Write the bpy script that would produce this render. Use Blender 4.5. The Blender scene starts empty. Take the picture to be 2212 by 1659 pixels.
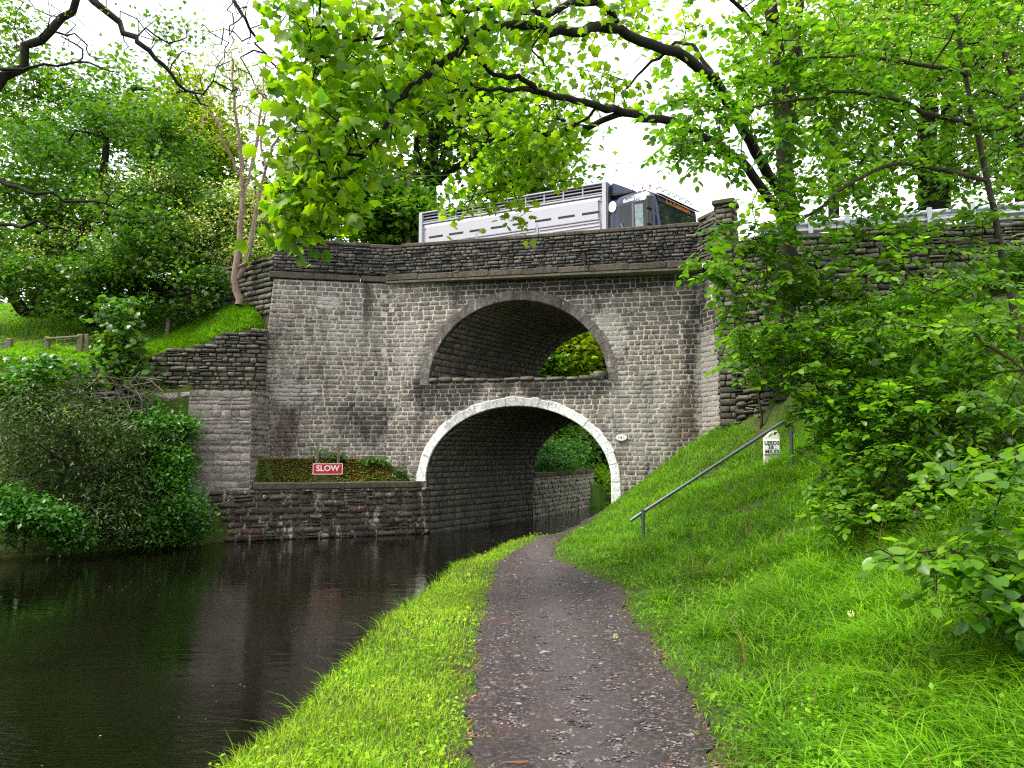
import bpy, math, random
import numpy as np
from mathutils import Vector, Matrix, Euler

random.seed(7)
rng = np.random.default_rng(7)
SC = bpy.context.scene
COL = SC.collection

# ------------------------------------------------------------------ camera
EYE = 1.65
PITCH = math.radians(5.15)
F = 1660.0
cam_d = bpy.data.cameras.new('camera')
cam_d.sensor_width = 36.0
cam_d.lens = F / 2212.0 * 36.0
cam_d.clip_start = 0.05
cam_d.clip_end = 3000.0
cam = bpy.data.objects.new('camera', cam_d)
COL.objects.link(cam)
cam.location = (0, 0, EYE)
cam.rotation_euler = (math.pi / 2 + PITCH, 0, 0)
SC.camera = cam

# ------------------------------------------------------------------ world, sun, exposure
SUN_EL, SUN_AZ = math.radians(57), math.radians(-106)   # azimuth measured from +Y towards +X: behind the camera, left
world = bpy.data.worlds.new('World')
SC.world = world
world.use_nodes = True
wn, wl = world.node_tree.nodes, world.node_tree.links
wn.clear()
sky = wn.new('ShaderNodeTexSky')
sky.sky_type = 'NISHITA'
sky.sun_disc = False
sky.sun_elevation = SUN_EL
sky.sun_rotation = SUN_AZ
sky.dust_density = 2.0
tc = wn.new('ShaderNodeTexCoord')
mp = wn.new('ShaderNodeMapping'); mp.inputs['Scale'].default_value = (1.0, 1.0, 2.2)
nz = wn.new('ShaderNodeTexNoise'); nz.inputs['Scale'].default_value = 2.1; nz.inputs['Detail'].default_value = 6
rp = wn.new('ShaderNodeValToRGB')
rp.color_ramp.elements[0].position = 0.30; rp.color_ramp.elements[0].color = (0.80, 0.80, 0.80, 1)
rp.color_ramp.elements[1].position = 0.50; rp.color_ramp.elements[1].color = (1, 1, 1, 1)
nz2 = wn.new('ShaderNodeTexNoise'); nz2.inputs['Scale'].default_value = 3.3; nz2.inputs['Detail'].default_value = 7
rp2 = wn.new('ShaderNodeValToRGB')
rp2.color_ramp.elements[0].position = 0.35; rp2.color_ramp.elements[0].color = (7.0, 7.4, 8.1, 1)
rp2.color_ramp.elements[1].position = 0.62; rp2.color_ramp.elements[1].color = (13.0, 13.0, 13.2, 1)
mx = wn.new('ShaderNodeMix'); mx.data_type = 'RGBA'
bg = wn.new('ShaderNodeBackground'); bg.inputs['Strength'].default_value = 0.082
wo = wn.new('ShaderNodeOutputWorld')
wl.new(tc.outputs['Generated'], mp.inputs['Vector'])
wl.new(mp.outputs['Vector'], nz.inputs['Vector']); wl.new(mp.outputs['Vector'], nz2.inputs['Vector'])
wl.new(nz.outputs['Fac'], rp.inputs['Fac']); wl.new(nz2.outputs['Fac'], rp2.inputs['Fac'])
wl.new(rp.outputs['Color'], mx.inputs[0]); wl.new(sky.outputs[0], mx.inputs[6]); wl.new(rp2.outputs['Color'], mx.inputs[7])
wl.new(mx.outputs[2], bg.inputs['Color']); wl.new(bg.outputs[0], wo.inputs['Surface'])

sun_d = bpy.data.lights.new('sun', 'SUN')
sun_d.energy = 2.7
sun_d.angle = math.radians(16)
sun_d.color = (1.0, 0.95, 0.86)
sun = bpy.data.objects.new('sun', sun_d)
COL.objects.link(sun)
sdir = Vector((math.sin(SUN_AZ) * math.cos(SUN_EL), math.cos(SUN_AZ) * math.cos(SUN_EL), math.sin(SUN_EL)))
sun.rotation_euler = (-sdir).to_track_quat('-Z', 'Y').to_euler()

SC.view_settings.view_transform = 'Standard'
SC.view_settings.look = 'None'
SC.view_settings.exposure = 1.33
SC.view_settings.gamma = 1.0
SC.view_settings.use_curve_mapping = False
SC.cycles.max_bounces = 7
SC.cycles.diffuse_bounces = 3
SC.cycles.glossy_bounces = 3
SC.cycles.transmission_bounces = 4
SC.cycles.transparent_max_bounces = 4
SC.cycles.use_denoising = False
SC.cycles.sample_clamp_indirect = 3.0
SC.cycles.pixel_filter_type = 'BLACKMAN_HARRIS'
SC.cycles.filter_width = 1.2
SC.cycles.caustics_reflective = False
SC.cycles.caustics_refractive = False

# ------------------------------------------------------------------ photo geometry (2212 px wide) to the place
CP, SP = math.cos(PITCH), math.sin(PITCH)
def pt(x, y, Y):
    dx, dv = (x - 1106) / F, -(y - 829.5) / F
    k = Y / (CP - dv * SP)
    return Vector((dx * k, Y, EYE + (SP + dv * CP) * k))
def pz(x, y, z):
    dx, dv = (x - 1106) / F, -(y - 829.5) / F
    t = (z - EYE) / (SP + dv * CP)
    return Vector((dx * t, (CP - dv * SP) * t, z))

# ------------------------------------------------------------------ object helpers
def tag(o, label=None, cat=None, group=None, kind=None):
    if label: o['label'] = label
    if cat: o['category'] = cat
    if group: o['group'] = group
    if kind: o['kind'] = kind
    return o
def empty(name, loc=(0, 0, 0), rz=0.0, **kw):
    o = bpy.data.objects.new(name, None)
    COL.objects.link(o); o.location = loc; o.rotation_euler = (0, 0, rz)
    o.empty_display_size = 0.2
    return tag(o, **kw)
def link(name, me, parent=None, **kw):
    o = bpy.data.objects.new(name, me)
    COL.objects.link(o)
    if parent is not None: o.parent = parent
    return tag(o, **kw)

def np_mesh(name, V, tris=None, quads=None, mat=None, tint=None, smooth=False, extra=None):
    """fast mesh from numpy arrays; tint is a per-vertex float attribute"""
    me = bpy.data.meshes.new(name)
    V = np.asarray(V, dtype=np.float32).reshape(-1, 3)
    nt = 0 if tris is None else len(tris)
    nq = 0 if quads is None else len(quads)
    me.vertices.add(len(V)); me.vertices.foreach_set('co', V.ravel())
    idx = []
    if nt: idx.append(np.asarray(tris, dtype=np.int32).ravel())
    if nq: idx.append(np.asarray(quads, dtype=np.int32).ravel())
    idx = np.concatenate(idx)
    me.loops.add(len(idx)); me.loops.foreach_set('vertex_index', idx)
    me.polygons.add(nt + nq)
    st = np.concatenate([np.arange(nt) * 3, nt * 3 + np.arange(nq) * 4]).astype(np.int32)
    me.polygons.foreach_set('loop_start', st)
    if smooth: me.polygons.foreach_set('use_smooth', np.ones(nt + nq, dtype=bool))
    me.update(calc_edges=True)
    if tint is not None:
        a = me.attributes.new('tint', 'FLOAT', 'POINT')
        a.data.foreach_set('value', np.asarray(tint, dtype=np.float32).ravel())
    if extra:
        for k, v in extra.items():
            a = me.attributes.new(k, 'FLOAT', 'POINT')
            a.data.foreach_set('value', np.asarray(v, dtype=np.float32).ravel())
    if mat is not None: me.materials.append(mat)
    return me

class MB:
    """collects boxes, tubes and faces into one mesh"""
    def __init__(s): s.v = []; s.f = []; s.m = []
    def add(s, V, Fs, mi=0):
        b = len(s.v); s.v += [tuple(p) for p in V]
        s.f += [tuple(i + b for i in f) for f in Fs]; s.m += [mi] * len(Fs)
        return s
    def box(s, x0, x1, y0, y1, z0, z1, mi=0, bev=0.0, M=None):
        if bev > 0:
            b = bev; V = []; 
            for z, i in ((z0, b), (z0 + b, 0), (z1 - b, 0), (z1, b)):
                X0, X1, Y0, Y1 = x0 + i, x1 - i, y0 + i, y1 - i
                c = b if i == 0 else 0
                V += [(X0 + c, Y0, z), (X1 - c, Y0, z), (X1, Y0 + c, z), (X1, Y1 - c, z), (X1 - c, Y1, z), (X0 + c, Y1, z), (X0, Y1 - c, z), (X0, Y0 + c, z)]
            Fs = [tuple(range(7, -1, -1)), tuple(range(24, 32))]
            for r in range(3):
                for k in range(8):
                    Fs.append((r * 8 + k, r * 8 + (k + 1) % 8, r * 8 + 8 + (k + 1) % 8, r * 8 + 8 + k))
        else:
            V = [(x0, y0, z0), (x1, y0, z0), (x1, y1, z0), (x0, y1, z0), (x0, y0, z1), (x1, y0, z1), (x1, y1, z1), (x0, y1, z1)]
            Fs = [(3, 2, 1, 0), (4, 5, 6, 7), (0, 1, 5, 4), (1, 2, 6, 5), (2, 3, 7, 6), (3, 0, 4, 7)]
        if M is not None: V = [M @ Vector(p) for p in V]
        return s.add(V, Fs, mi)
    def tube(s, pts, r, n=8, mi=0, caps=True):
        pts = [Vector(p) for p in pts]
        rs = r if isinstance(r, (list, tuple)) else [r] * len(pts)
        V = []; Fs = []
        for i, p in enumerate(pts):
            d = (pts[min(i + 1, len(pts) - 1)] - pts[max(i - 1, 0)]).normalized()
            a = d.orthogonal() if abs(d.z) > 0.9 else d.cross(Vector((0, 0, 1)))
            a.normalize(); b = d.cross(a)
            for k in range(n):
                t = 2 * math.pi * k / n
                V.append(p + (a * math.cos(t) + b * math.sin(t)) * rs[i])
        for i in range(len(pts) - 1):
            for k in range(n):
                Fs.append((i * n + k, i * n + (k + 1) % n, (i + 1) * n + (k + 1) % n, (i + 1) * n + k))
        if caps:
            Fs.append(tuple(range(n - 1, -1, -1))); Fs.append(tuple((len(pts) - 1) * n + k for k in range(n)))
        return s.add(V, Fs, mi)
    def prism(s, poly, y0, y1, mi=0, M=None):
        """poly in x,z extruded along y"""
        n = len(poly)
        V = [(p[0], y0, p[1]) for p in poly] + [(p[0], y1, p[1]) for p in poly]
        Fs = [tuple(range(n)), tuple(range(2 * n - 1, n - 1, -1))] + [(k, n + k, n + (k + 1) % n, (k + 1) % n) for k in range(n)]
        if M is not None: V = [M @ Vector(p) for p in V]
        return s.add(V, Fs, mi)
    def mesh(s, name, mats, smooth=False):
        me = bpy.data.meshes.new(name); me.from_pydata(s.v, [], s.f)
        for m in (mats if isinstance(mats, (list, tuple)) else [mats]): me.materials.append(m)
        me.polygons.foreach_set('material_index', s.m)
        if smooth:
            me.polygons.foreach_set('use_smooth', [True] * len(s.f))
            try: me.set_sharp_from_angle(angle=math.radians(40))
            except Exception: pass
        me.update(); return me
    def build(s, name, mats, parent=None, smooth=False, **kw):
        return link(name, s.mesh(name, mats, smooth), parent, **kw)

# ------------------------------------------------------------------ materials
def newmat(name):
    m = bpy.data.materials.new(name); m.use_nodes = True
    m.node_tree.nodes.clear()
    return m, m.node_tree.nodes, m.node_tree.links
def ramp(n, stops, interp='LINEAR'):
    r = n.new('ShaderNodeValToRGB'); r.color_ramp.interpolation = interp
    e = r.color_ramp.elements
    while len(e) < len(stops): e.new(0.5)
    for i, (p, c) in enumerate(stops):
        e[i].position = p; e[i].color = (c[0], c[1], c[2], 1) if isinstance(c, (tuple, list)) else (c, c, c, 1)
    return r
def noise(n, l, vec, scale, detail=4, rough=0.55, dist=0.0):
    t = n.new('ShaderNodeTexNoise'); t.inputs['Scale'].default_value = scale
    t.inputs['Detail'].default_value = detail; t.inputs['Roughness'].default_value = rough
    t.inputs['Distortion'].default_value = dist
    if vec is not None: l.new(vec, t.inputs['Vector'])
    return t.outputs['Fac']
def mixc(n, l, fac, a, b, mode='MIX'):
    m = n.new('ShaderNodeMix'); m.data_type = 'RGBA'; m.blend_type = mode
    if isinstance(fac, (int, float)): m.inputs[0].default_value = fac
    else: l.new(fac, m.inputs[0])
    for k, v in ((6, a), (7, b)):
        if isinstance(v, (tuple, list)): m.inputs[k].default_value = (v[0], v[1], v[2], 1)
        else: l.new(v, m.inputs[k])
    return m.outputs[2]
def mth(n, l, op, a, b=None, clamp=False):
    m = n.new('ShaderNodeMath'); m.operation = op; m.use_clamp = clamp
    for k, v in ((0, a), (1, b)):
        if v is None: continue
        if isinstance(v, (int, float)): m.inputs[k].default_value = v
        else: l.new(v, m.inputs[k])
    return m.outputs[0]
def pos(n, l, scale=(1, 1, 1), world=True):
    if world:
        g = n.new('ShaderNodeNewGeometry'); o = g.outputs['Position']
    else:
        g = n.new('ShaderNodeTexCoord'); o = g.outputs['Object']
    if scale == (1, 1, 1): return o
    m = n.new('ShaderNodeMapping'); m.inputs['Scale'].default_value = scale
    l.new(o, m.inputs['Vector']); return m.outputs['Vector']
def tintval(n, l):
    a = n.new('ShaderNodeAttribute'); a.attribute_name = 'tint'
    o = n.new('ShaderNodeObjectInfo')
    s = mth(n, l, 'ADD', a.outputs['Fac'], o.outputs['Random'])
    return mth(n, l, 'FRACT', s)
def bumped(n, l, h, strength, dist):
    b = n.new('ShaderNodeBump'); b.inputs['Strength'].default_value = strength; b.inputs['Distance'].default_value = dist
    l.new(h, b.inputs['Height']); return b.outputs['Normal']
def princ(n, l, col, rough, normal=None, metal=0.0, spec=0.5):
    p = n.new('ShaderNodeBsdfPrincipled')
    if isinstance(col, (tuple, list)): p.inputs['Base Color'].default_value = (col[0], col[1], col[2], 1)
    else: l.new(col, p.inputs['Base Color'])
    if isinstance(rough, (int, float)): p.inputs['Roughness'].default_value = rough
    else: l.new(rough, p.inputs['Roughness'])
    p.inputs['Metallic'].default_value = metal
    p.inputs['Specular IOR Level'].default_value = spec
    if normal is not None: l.new(normal, p.inputs['Normal'])
    o = n.new('ShaderNodeOutputMaterial'); l.new(p.outputs[0], o.inputs['Surface'])
    return p

def stone_mat(name, cols, dark=0.5, white=0.2, moss=0.0, streak=(1.3, 1.3, 0.22), dark_c=(0.02, 0.019, 0.018),
              white_c=(0.42, 0.40, 0.36), rough=0.9, bump=0.55, dlo=0.52, wlo=0.60, spots=(), gain=1.0):
    m, n, l = newmat(name)
    t = tintval(n, l)
    st = [(i / max(1, len(cols) - 1), tuple(k * gain for k in c)) for i, c in enumerate(cols)]
    c = ramp(n, st); l.new(t, c.inputs['Fac']); c = c.outputs['Color']
    P = pos(n, l)
    # grain in the stone
    g1 = noise(n, l, P, 14, 6, 0.65); g2 = noise(n, l, P, 55, 4, 0.6)
    gr = ramp(n, [(0.3, 0.55), (0.7, 1.45)]); l.new(g1, gr.inputs['Fac'])
    c = mixc(n, l, 1.0, c, gr.outputs['Color'], 'MULTIPLY')
    gr2 = ramp(n, [(0.3, 0.7), (0.7, 1.3)]); l.new(g2, gr2.inputs['Fac'])
    c = mixc(n, l, 1.0, c, gr2.outputs['Color'], 'MULTIPLY')
    # soot / wet run-off streaks
    s1 = noise(n, l, pos(n, l, streak), 1.1, 7, 0.62, 0.3)
    sr = ramp(n, [(dlo, 0.0), (dlo + 0.12, dark)]); l.new(s1, sr.inputs['Fac'])
    c = mixc(n, l, sr.outputs['Color'], c, dark_c)
    # lime bloom
    s2 = noise(n, l, pos(n, l, (2.3, 2.3, 0.9)), 1.7, 9, 0.72, 0.2)
    wr = ramp(n, [(wlo, 0.0), (wlo + 0.08, white)]); l.new(s2, wr.inputs['Fac'])
    c = mixc(n, l, wr.outputs['Color'], c, white_c)
    s3 = noise(n, l, P, 9.0, 6, 0.75)
    w3 = ramp(n, [(0.66, 0.0), (0.70, min(1, white * 1.6))]); l.new(s3, w3.inputs['Fac'])
    c = mixc(n, l, w3.outputs['Color'], c, white_c)
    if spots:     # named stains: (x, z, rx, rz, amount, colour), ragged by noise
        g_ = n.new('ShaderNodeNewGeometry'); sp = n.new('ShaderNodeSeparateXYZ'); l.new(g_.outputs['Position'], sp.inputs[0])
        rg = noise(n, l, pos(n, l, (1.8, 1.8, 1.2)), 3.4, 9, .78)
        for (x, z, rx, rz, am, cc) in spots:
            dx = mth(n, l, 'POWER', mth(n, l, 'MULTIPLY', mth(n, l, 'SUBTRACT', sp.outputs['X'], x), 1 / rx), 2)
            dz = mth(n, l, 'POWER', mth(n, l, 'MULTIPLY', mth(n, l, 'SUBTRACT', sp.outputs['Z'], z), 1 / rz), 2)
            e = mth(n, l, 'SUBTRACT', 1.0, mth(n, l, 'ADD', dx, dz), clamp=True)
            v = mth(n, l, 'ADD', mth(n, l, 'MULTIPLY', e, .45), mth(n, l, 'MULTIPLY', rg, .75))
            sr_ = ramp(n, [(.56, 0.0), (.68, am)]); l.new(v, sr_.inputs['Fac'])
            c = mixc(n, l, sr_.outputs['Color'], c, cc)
    if moss > 0:
        s4 = noise(n, l, P, 2.6, 7, 0.7)
        mr = ramp(n, [(0.5, 0.0), (0.66, moss)]); l.new(s4, mr.inputs['Fac'])
        c = mixc(n, l, mr.outputs['Color'], c, (0.055, 0.075, 0.012))
    h = mth(n, l, 'ADD', g1, mth(n, l, 'MULTIPLY', g2, 0.45))
    princ(n, l, c, rough, bumped(n, l, h, bump, 0.03), spec=0.3)
    return m

def simple_mat(name, col, rough=0.6, metal=0.0, var=0.25, scale=20, bump=0.0, dirt=None, dirt_amt=0.5, dirt_scale=3.0, spec=0.5):
    m, n, l = newmat(name)
    P = pos(n, l, world=False)
    g = noise(n, l, P, scale, 5, 0.6)
    r = ramp(n, [(0.25, 1 - var), (0.75, 1 + var)]); l.new(g, r.inputs['Fac'])
    c = mixc(n, l, 1.0, col, r.outputs['Color'], 'MULTIPLY')
    if dirt is not None:
        d = noise(n, l, P, dirt_scale, 7, 0.7)
        dr = ramp(n, [(0.45, 0.0), (0.72, dirt_amt)]); l.new(d, dr.inputs['Fac'])
        c = mixc(n, l, dr.outputs['Color'], c, dirt)
    nr = bumped(n, l, g, bump, 0.02) if bump else None
    princ(n, l, c, rough, nr, metal, spec)
    return m

M = {}
DK, WT, BR = (.018, .017, .016), (.46, .44, .40), (.07, .045, .032)
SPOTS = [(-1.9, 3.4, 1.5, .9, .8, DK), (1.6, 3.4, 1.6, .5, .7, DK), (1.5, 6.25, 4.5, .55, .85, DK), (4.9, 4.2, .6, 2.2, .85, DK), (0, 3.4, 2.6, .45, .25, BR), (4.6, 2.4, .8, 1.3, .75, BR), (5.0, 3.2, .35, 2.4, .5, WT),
         (3.4, 2.6, 1.3, 1.8, .35, WT), (-2.9, 4.6, .7, 1.3, .35, WT), (-6.0, 3.3, .8, .5, .5, WT), (-4.2, 2.6, 1.3, .8, .6, DK), (-5.2, 5.9, .5, .3, .8, WT), (2.6, 4.9, .6, .9, .6, WT), (-6.2, 2.2, .5, 1.0, .7, BR), (-4.6, 5.0, 1.4, .8, .22, WT), (-.4, 3.75, .5, .12, .9, WT)]
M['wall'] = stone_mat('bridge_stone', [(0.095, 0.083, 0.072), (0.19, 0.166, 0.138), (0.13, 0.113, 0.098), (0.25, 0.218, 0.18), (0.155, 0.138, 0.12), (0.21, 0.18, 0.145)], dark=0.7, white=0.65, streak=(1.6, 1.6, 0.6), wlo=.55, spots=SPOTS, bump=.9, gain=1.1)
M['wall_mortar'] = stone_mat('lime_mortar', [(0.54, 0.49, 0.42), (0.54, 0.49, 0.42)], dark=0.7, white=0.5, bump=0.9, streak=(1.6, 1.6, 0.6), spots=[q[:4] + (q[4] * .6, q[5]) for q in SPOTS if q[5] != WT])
M['parapet'] = stone_mat('sooty_parapet_stone', [(0.045, 0.045, 0.05), (0.085, 0.08, 0.077), (0.15, 0.125, 0.097), (0.055, 0.055, 0.06), (0.10, 0.09, 0.077)], dark=0.6, white=0.35, bump=0.9)
M['joint_dark'] = stone_mat('dark_joint', [(0.06, 0.055, 0.045), (0.06, 0.055, 0.045)], dark=0.8, white=0.15)
M['coping'] = stone_mat('coping_stone', [(0.065, 0.055, 0.042), (0.10, 0.085, 0.062), (0.075, 0.063, 0.05)], dark=0.6, white=0.25, moss=0.15)
M['painted'] = stone_mat('white_painted_stone', [(0.76, 0.76, 0.74), (0.84, 0.83, 0.80), (0.80, 0.79, 0.77)], dark=0.0, white=0.1, white_c=(0.85, 0.85, 0.83), bump=0.5, spots=[(.1, 3.1, 1.9, .5, .45, (.06, .052, .045)), (-1.4, 2.6, .8, .6, .4, (.10, .09, .08))])
M['ring'] = stone_mat('upper_ring_stone', [(0.11, 0.088, 0.078), (0.19, 0.17, 0.148), (0.13, 0.115, 0.10), (.16, .14, .12)], dark=0.6, white=0.75, bump=0.7, wlo=.56)
M['dry'] = stone_mat('dry_stone', [(0.045, 0.044, 0.036), (0.10, 0.094, 0.073), (0.15, 0.137, 0.105), (0.07, 0.066, 0.055)], dark=0.45, white=0.25, moss=0.5)
M['buttress'] = stone_mat('weathered_stone', [(0.16, 0.138, 0.12), (0.28, 0.245, 0.22), (0.20, 0.17, 0.15), (0.34, 0.30, 0.27)], dark=0.55, white=0.55, moss=0.18, bump=1.0, streak=(1.3,1.3,.8))
M['canalwall'] = stone_mat('canal_wall_stone', [(0.055, 0.044, 0.037), (0.085, 0.064, 0.052), (0.075, 0.065, 0.054), (0.045, 0.04, 0.035), (0.105, 0.06, 0.045), (0.10, 0.092, 0.078)], dark=0.55, white=0.85, moss=0.1, bump=0.9, wlo=0.56, white_c=(.5,.45,.38))
M['canal_mortar'] = stone_mat('broken_lime_mortar', [(0.16, 0.13, 0.10), (0.16, 0.13, 0.10)], dark=0.9, white=0.9, wlo=.52, bump=.9, white_c=(.5,.45,.38))
M['farwall'] = stone_mat('lit_canal_stone', [(0.26, 0.24, 0.19), (0.36, 0.33, 0.26), (0.20, 0.18, 0.14)], dark=.4, white=.7, moss=.25)  # daylight on the far wing wall put into a brighter stone colour
M['barrel'] = stone_mat('vault_stone', [(0.09, 0.08, 0.066), (0.15, 0.133, 0.105), (0.11, 0.097, 0.08)], dark=0.5, white=0.3)
# ------------------------------------------------------------------ terrain
def rbf_fit(P):
    P = np.array(P, float); n = len(P)
    D = np.sqrt(((P[:, None, :2] - P[None, :, :2]) ** 2).sum(-1))
    A = np.zeros((n + 1, n + 1)); A[:n, :n] = D; A[:n, n] = 1; A[n, :n] = 1
    w = np.linalg.solve(A, np.concatenate([P[:, 2], [0]]))
    def ev(x, y):
        out = np.full(x.shape, w[n])
        for i in range(n): out = out + w[i] * np.sqrt((x - P[i, 0]) ** 2 + (y - P[i, 1]) ** 2)
        return out
    return ev
O = Vector((0.113, 20.936)); U = Vector((0.978, -0.2085)).normalized(); AX = Vector((0.53, 0.848)).normalized()
NRM = Vector((U.y, -U.x))           # out of the bridge face, towards the towpath
def bar(s, t, z): p = O + U * s + AX * t; return Vector((p.x, p.y, z))
BARREL = 5.9
den = U.x * AX.y - U.y * AX.x
def st_of(x, y):
    dx, dy = x - O.x, y - O.y
    return (dx * AX.y - dy * AX.x) / den, (U.x * dy - U.y * dx) / den

vx = [pz(px, py, -0.02) for px, py in ((430, 1640), (560, 1552), (700, 1420), (800, 1332), (905, 1252), (960, 1213), (1020, 1180), (1100, 1152))]
VERGE = [(-8.0, -2.15), (0.0, -1.95)] + [(p.y, p.x) for p in vx] + [(17.0, 1.0), (18.6, 1.5), (20.5, 1.92), (25.5, 4.8), (30, 7.1), (36, 10.5), (45, 17), (60, 30), (90, 60), (200, 170), (900, 800)]
LBANK = [(-30, -12.5), (6, -12.6), (12, -12.2), (16.2, -10.9), (18.2, -8.3), (19.0, -7.6), (19.9, -6.6), (21.5, -2.45), (26.5, 0.72), (31.5, 3.0), (36, 5.6), (45, 11.5), (60, 24), (90, 52), (200, 160), (900, 790)]
VY, VXs = np.array([v[0] for v in VERGE]), np.array([v[1] for v in VERGE])
LY, LXs = np.array([v[0] for v in LBANK]), np.array([v[1] for v in LBANK])
def edgeR(y): return np.interp(y, VY, VXs)
def edgeL(y): return np.interp(y, LY, LXs)
WATER = -0.55
RC = [(.5, -30, 0), (.5, -5, 0), (.5, 4, 0), (.5, 7, 0), (.5, 10, 0), (.5, 13, 0), (1.1, 16, 0), (-1.4, -8, 0), (-1.4, 0, 0), (-1.2, 4, .0), (-1, 8, 0), (-.5, 12, 0), (.4, 15.5, 0),
      (1.75, 18.4, 0), (2.3, 20.6, 0), (3.8, 23, 0), (1.25, -5, 0), (1.25, 0, 0), (1.3, 4, 0.02), (1.3, 7, .02),
      (2.2, -20, .2), (4, -20, 1.2), (10, -20, 4.5), (1.9, 0, .15), (3, 0, .75), (5, 0, 1.9), (10, 0, 4.2), (1.9, 4, .16), (3, 4, .75), (5, 4, 1.8), (10, 4, 4.2),
      (1.7, 8, .07), (2.4, 8, .33), (3.5, 8, .9), (5, 8, 1.7), (10, 8, 4.0), (1.5, 10, .04), (.85, 12, .05), (1.3, 12.2, .14), (2.05, 12, .3), (1.0, 13.5, .07), (3.2, 12, .85), (4.4, 12, 1.42), (7, 11, 2.75), (10, 11, 4.0), (14, 10, 5.0),
      (1.5, 15, .1), (3, 15, .8), (5, 14.8, 1.42), (5.55, 15.6, 1.9), (6.5, 15.3, 3.7), (8, 15, 4.3), (1.75, 17, .12), (3.2, 17, 1.0), (4.9, 17, 2.0), (5.45, 17, 2.35), (6.3, 16.7, 4.2), (8, 16.3, 4.9),
      (11, 15.4, 5.4), (15, 14.6, 5.8), (25, 12, 6.2), (2.42, 19.2, .3), (2.9, 19.8, .58), (3.8, 19.6, 1.25), (4.9, 19.4, 2.1), (5.4, 18.0, 2.4),
      (7.4, 28, 0), (9.2, 31, 0), (13, 36, 0), (20, 45, 0), (9.8, 29, .8), (14, 30, 3.2), (10, 26.3, 3), (20, 36, 3), (26, 45, 2.5), (40, 60, 3), (60, 40, 6.2), (60, 0, 7), (60, -40, 7), (33, 60, 0), (100, 100, 4)]
LC = [(-12.8, -30, -.4), (-14, -30, 1.5), (-30, -30, 5), (-12.9, 0, -.4), (-14, 0, 1.6), (-20, 0, 4), (-40, 0, 6), (-12.9, 8, -.4), (-14.5, 8, 1.8), (-18, 9, 3.6), (-12.6, 13, -.3), (-13.6, 14, 1.2), (-15, 15, 2.8), (-17, 16, 3.8),
      (-11.3, 16.4, -.3), (-11.8, 17.2, .9), (-12.3, 18.2, 2.6), (-12.8, 19.2, 3.8), (-12.7, 21, 4.3), (-16, 20, 4.3), (-8.8, 18.2, -.35), (-9.3, 19, .8), (-9.8, 19.8, 2.2), (-10, 20.3, 2.9), (-10.2, 20.95, 4.2),
      (-7.9, 19.2, -.3), (-8.2, 19.7, .6), (-8.6, 20.3, 2.7), (-8.4, 21.05, 4.75), (-7.2, 21.1, 5.0), (-7.0, 20.6, 3.0), (-7.4, 22, 5.7), (-9, 22, 5.2), (-10.5, 22.6, 4.9), (-12.7, 23, 4.9), (-7.0, 22.8, 6.2), (-9.5, 24.5, 6.2),
      (-6.5, 20.15, .95), (-4.5, 20.95, .9), (-2.8, 21.6, .88), (-6.4, 20.95, 1.5), (-5, 21.3, 1.5), (-3.6, 21.6, 1.35), (-2.7, 21.9, 1.1),
      (-18, 26, 6.2), (-14, 26, 6.1), (-18, 32, 7.8), (-13, 31, 7.6), (-25, 30, 7.5), (-25, 45, 10), (-15, 45, 9), (-60, 40, 13), (-40, 80, 14), (0, 30, .95), (1.5, 31, 1.0), (-1, 31, 1.8), (-4, 33, 4.4), (2.4, 34, .8), (0, 38, 2.2), (4.5, 38, .2), (9, 45, .2), (4, 48, 2.0), (-4, 50, 6), (0, 80, 9), (60, 130, 6), (22, 62, .4), (18, 70, 4)]
fR, fL = rbf_fit(RC), rbf_fit(LC)
ROADF = [(60, 5.9), (11.2, 16.35), (5.9, 17.5), (5.2, 19.9), (4.97, 19.95), (-3.55, 21.8), (-6.65, 21.35), (-9.5, 24.0), (-20, 30.5), (-60, 55)]   # front edge of the road
ROADX = np.array([p[0] for p in ROADF][::-1]); ROADYs = np.array([p[1] for p in ROADF][::-1])
ROADZ = 6.45
def sm(a, b, x): t = np.clip((x - a) / (b - a), 0, 1); return t * t * (3 - 2 * t)
def H(x, y):
    x = np.asarray(x, float); y = np.asarray(y, float)
    eR, eL = edgeR(y), edgeL(y)
    r, lft = fR(x, y), fL(x, y)
    # right bank and towpath
    dR = x - eR
    zr = -1.5 + (np.minimum(r, 30) + 1.5) * sm(-0.10, 0.16, dR)
    zl = -1.5 + (lft + 1.5) * sm(-0.05, 0.22, eL - x)
    zl = np.where((x > -6.72) & (y < 21.9) & (y > 19), np.minimum(zl, 1.5), zl)
    zl = np.where((x > -8.5) & (x <= -6.72) & (y < 20.85) & (y > 18.6), np.minimum(zl, 2.6), zl)
    z = np.where(x > (eR + eL) / 2, zr, zl)
    # road embankment either side of the arch
    s, t = st_of(x, y)
    fy = np.interp(x, ROADX, ROADYs)
    behind = y - fy
    emb = sm(0.05, 0.3, behind) * (1 - sm(6.9, 11.5, behind))
    emb = emb * np.where(t < BARREL - .1, sm(2.62, 2.9, np.abs(s)), sm(3.2, 6.0, np.abs(s)))
    z = z + (np.maximum(ROADZ - 0.12, z) - z) * emb
    far = sm(90, 400, np.hypot(x, y - 20))
    z = z * (1 - far) + 7.0 * far
    return z

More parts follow.
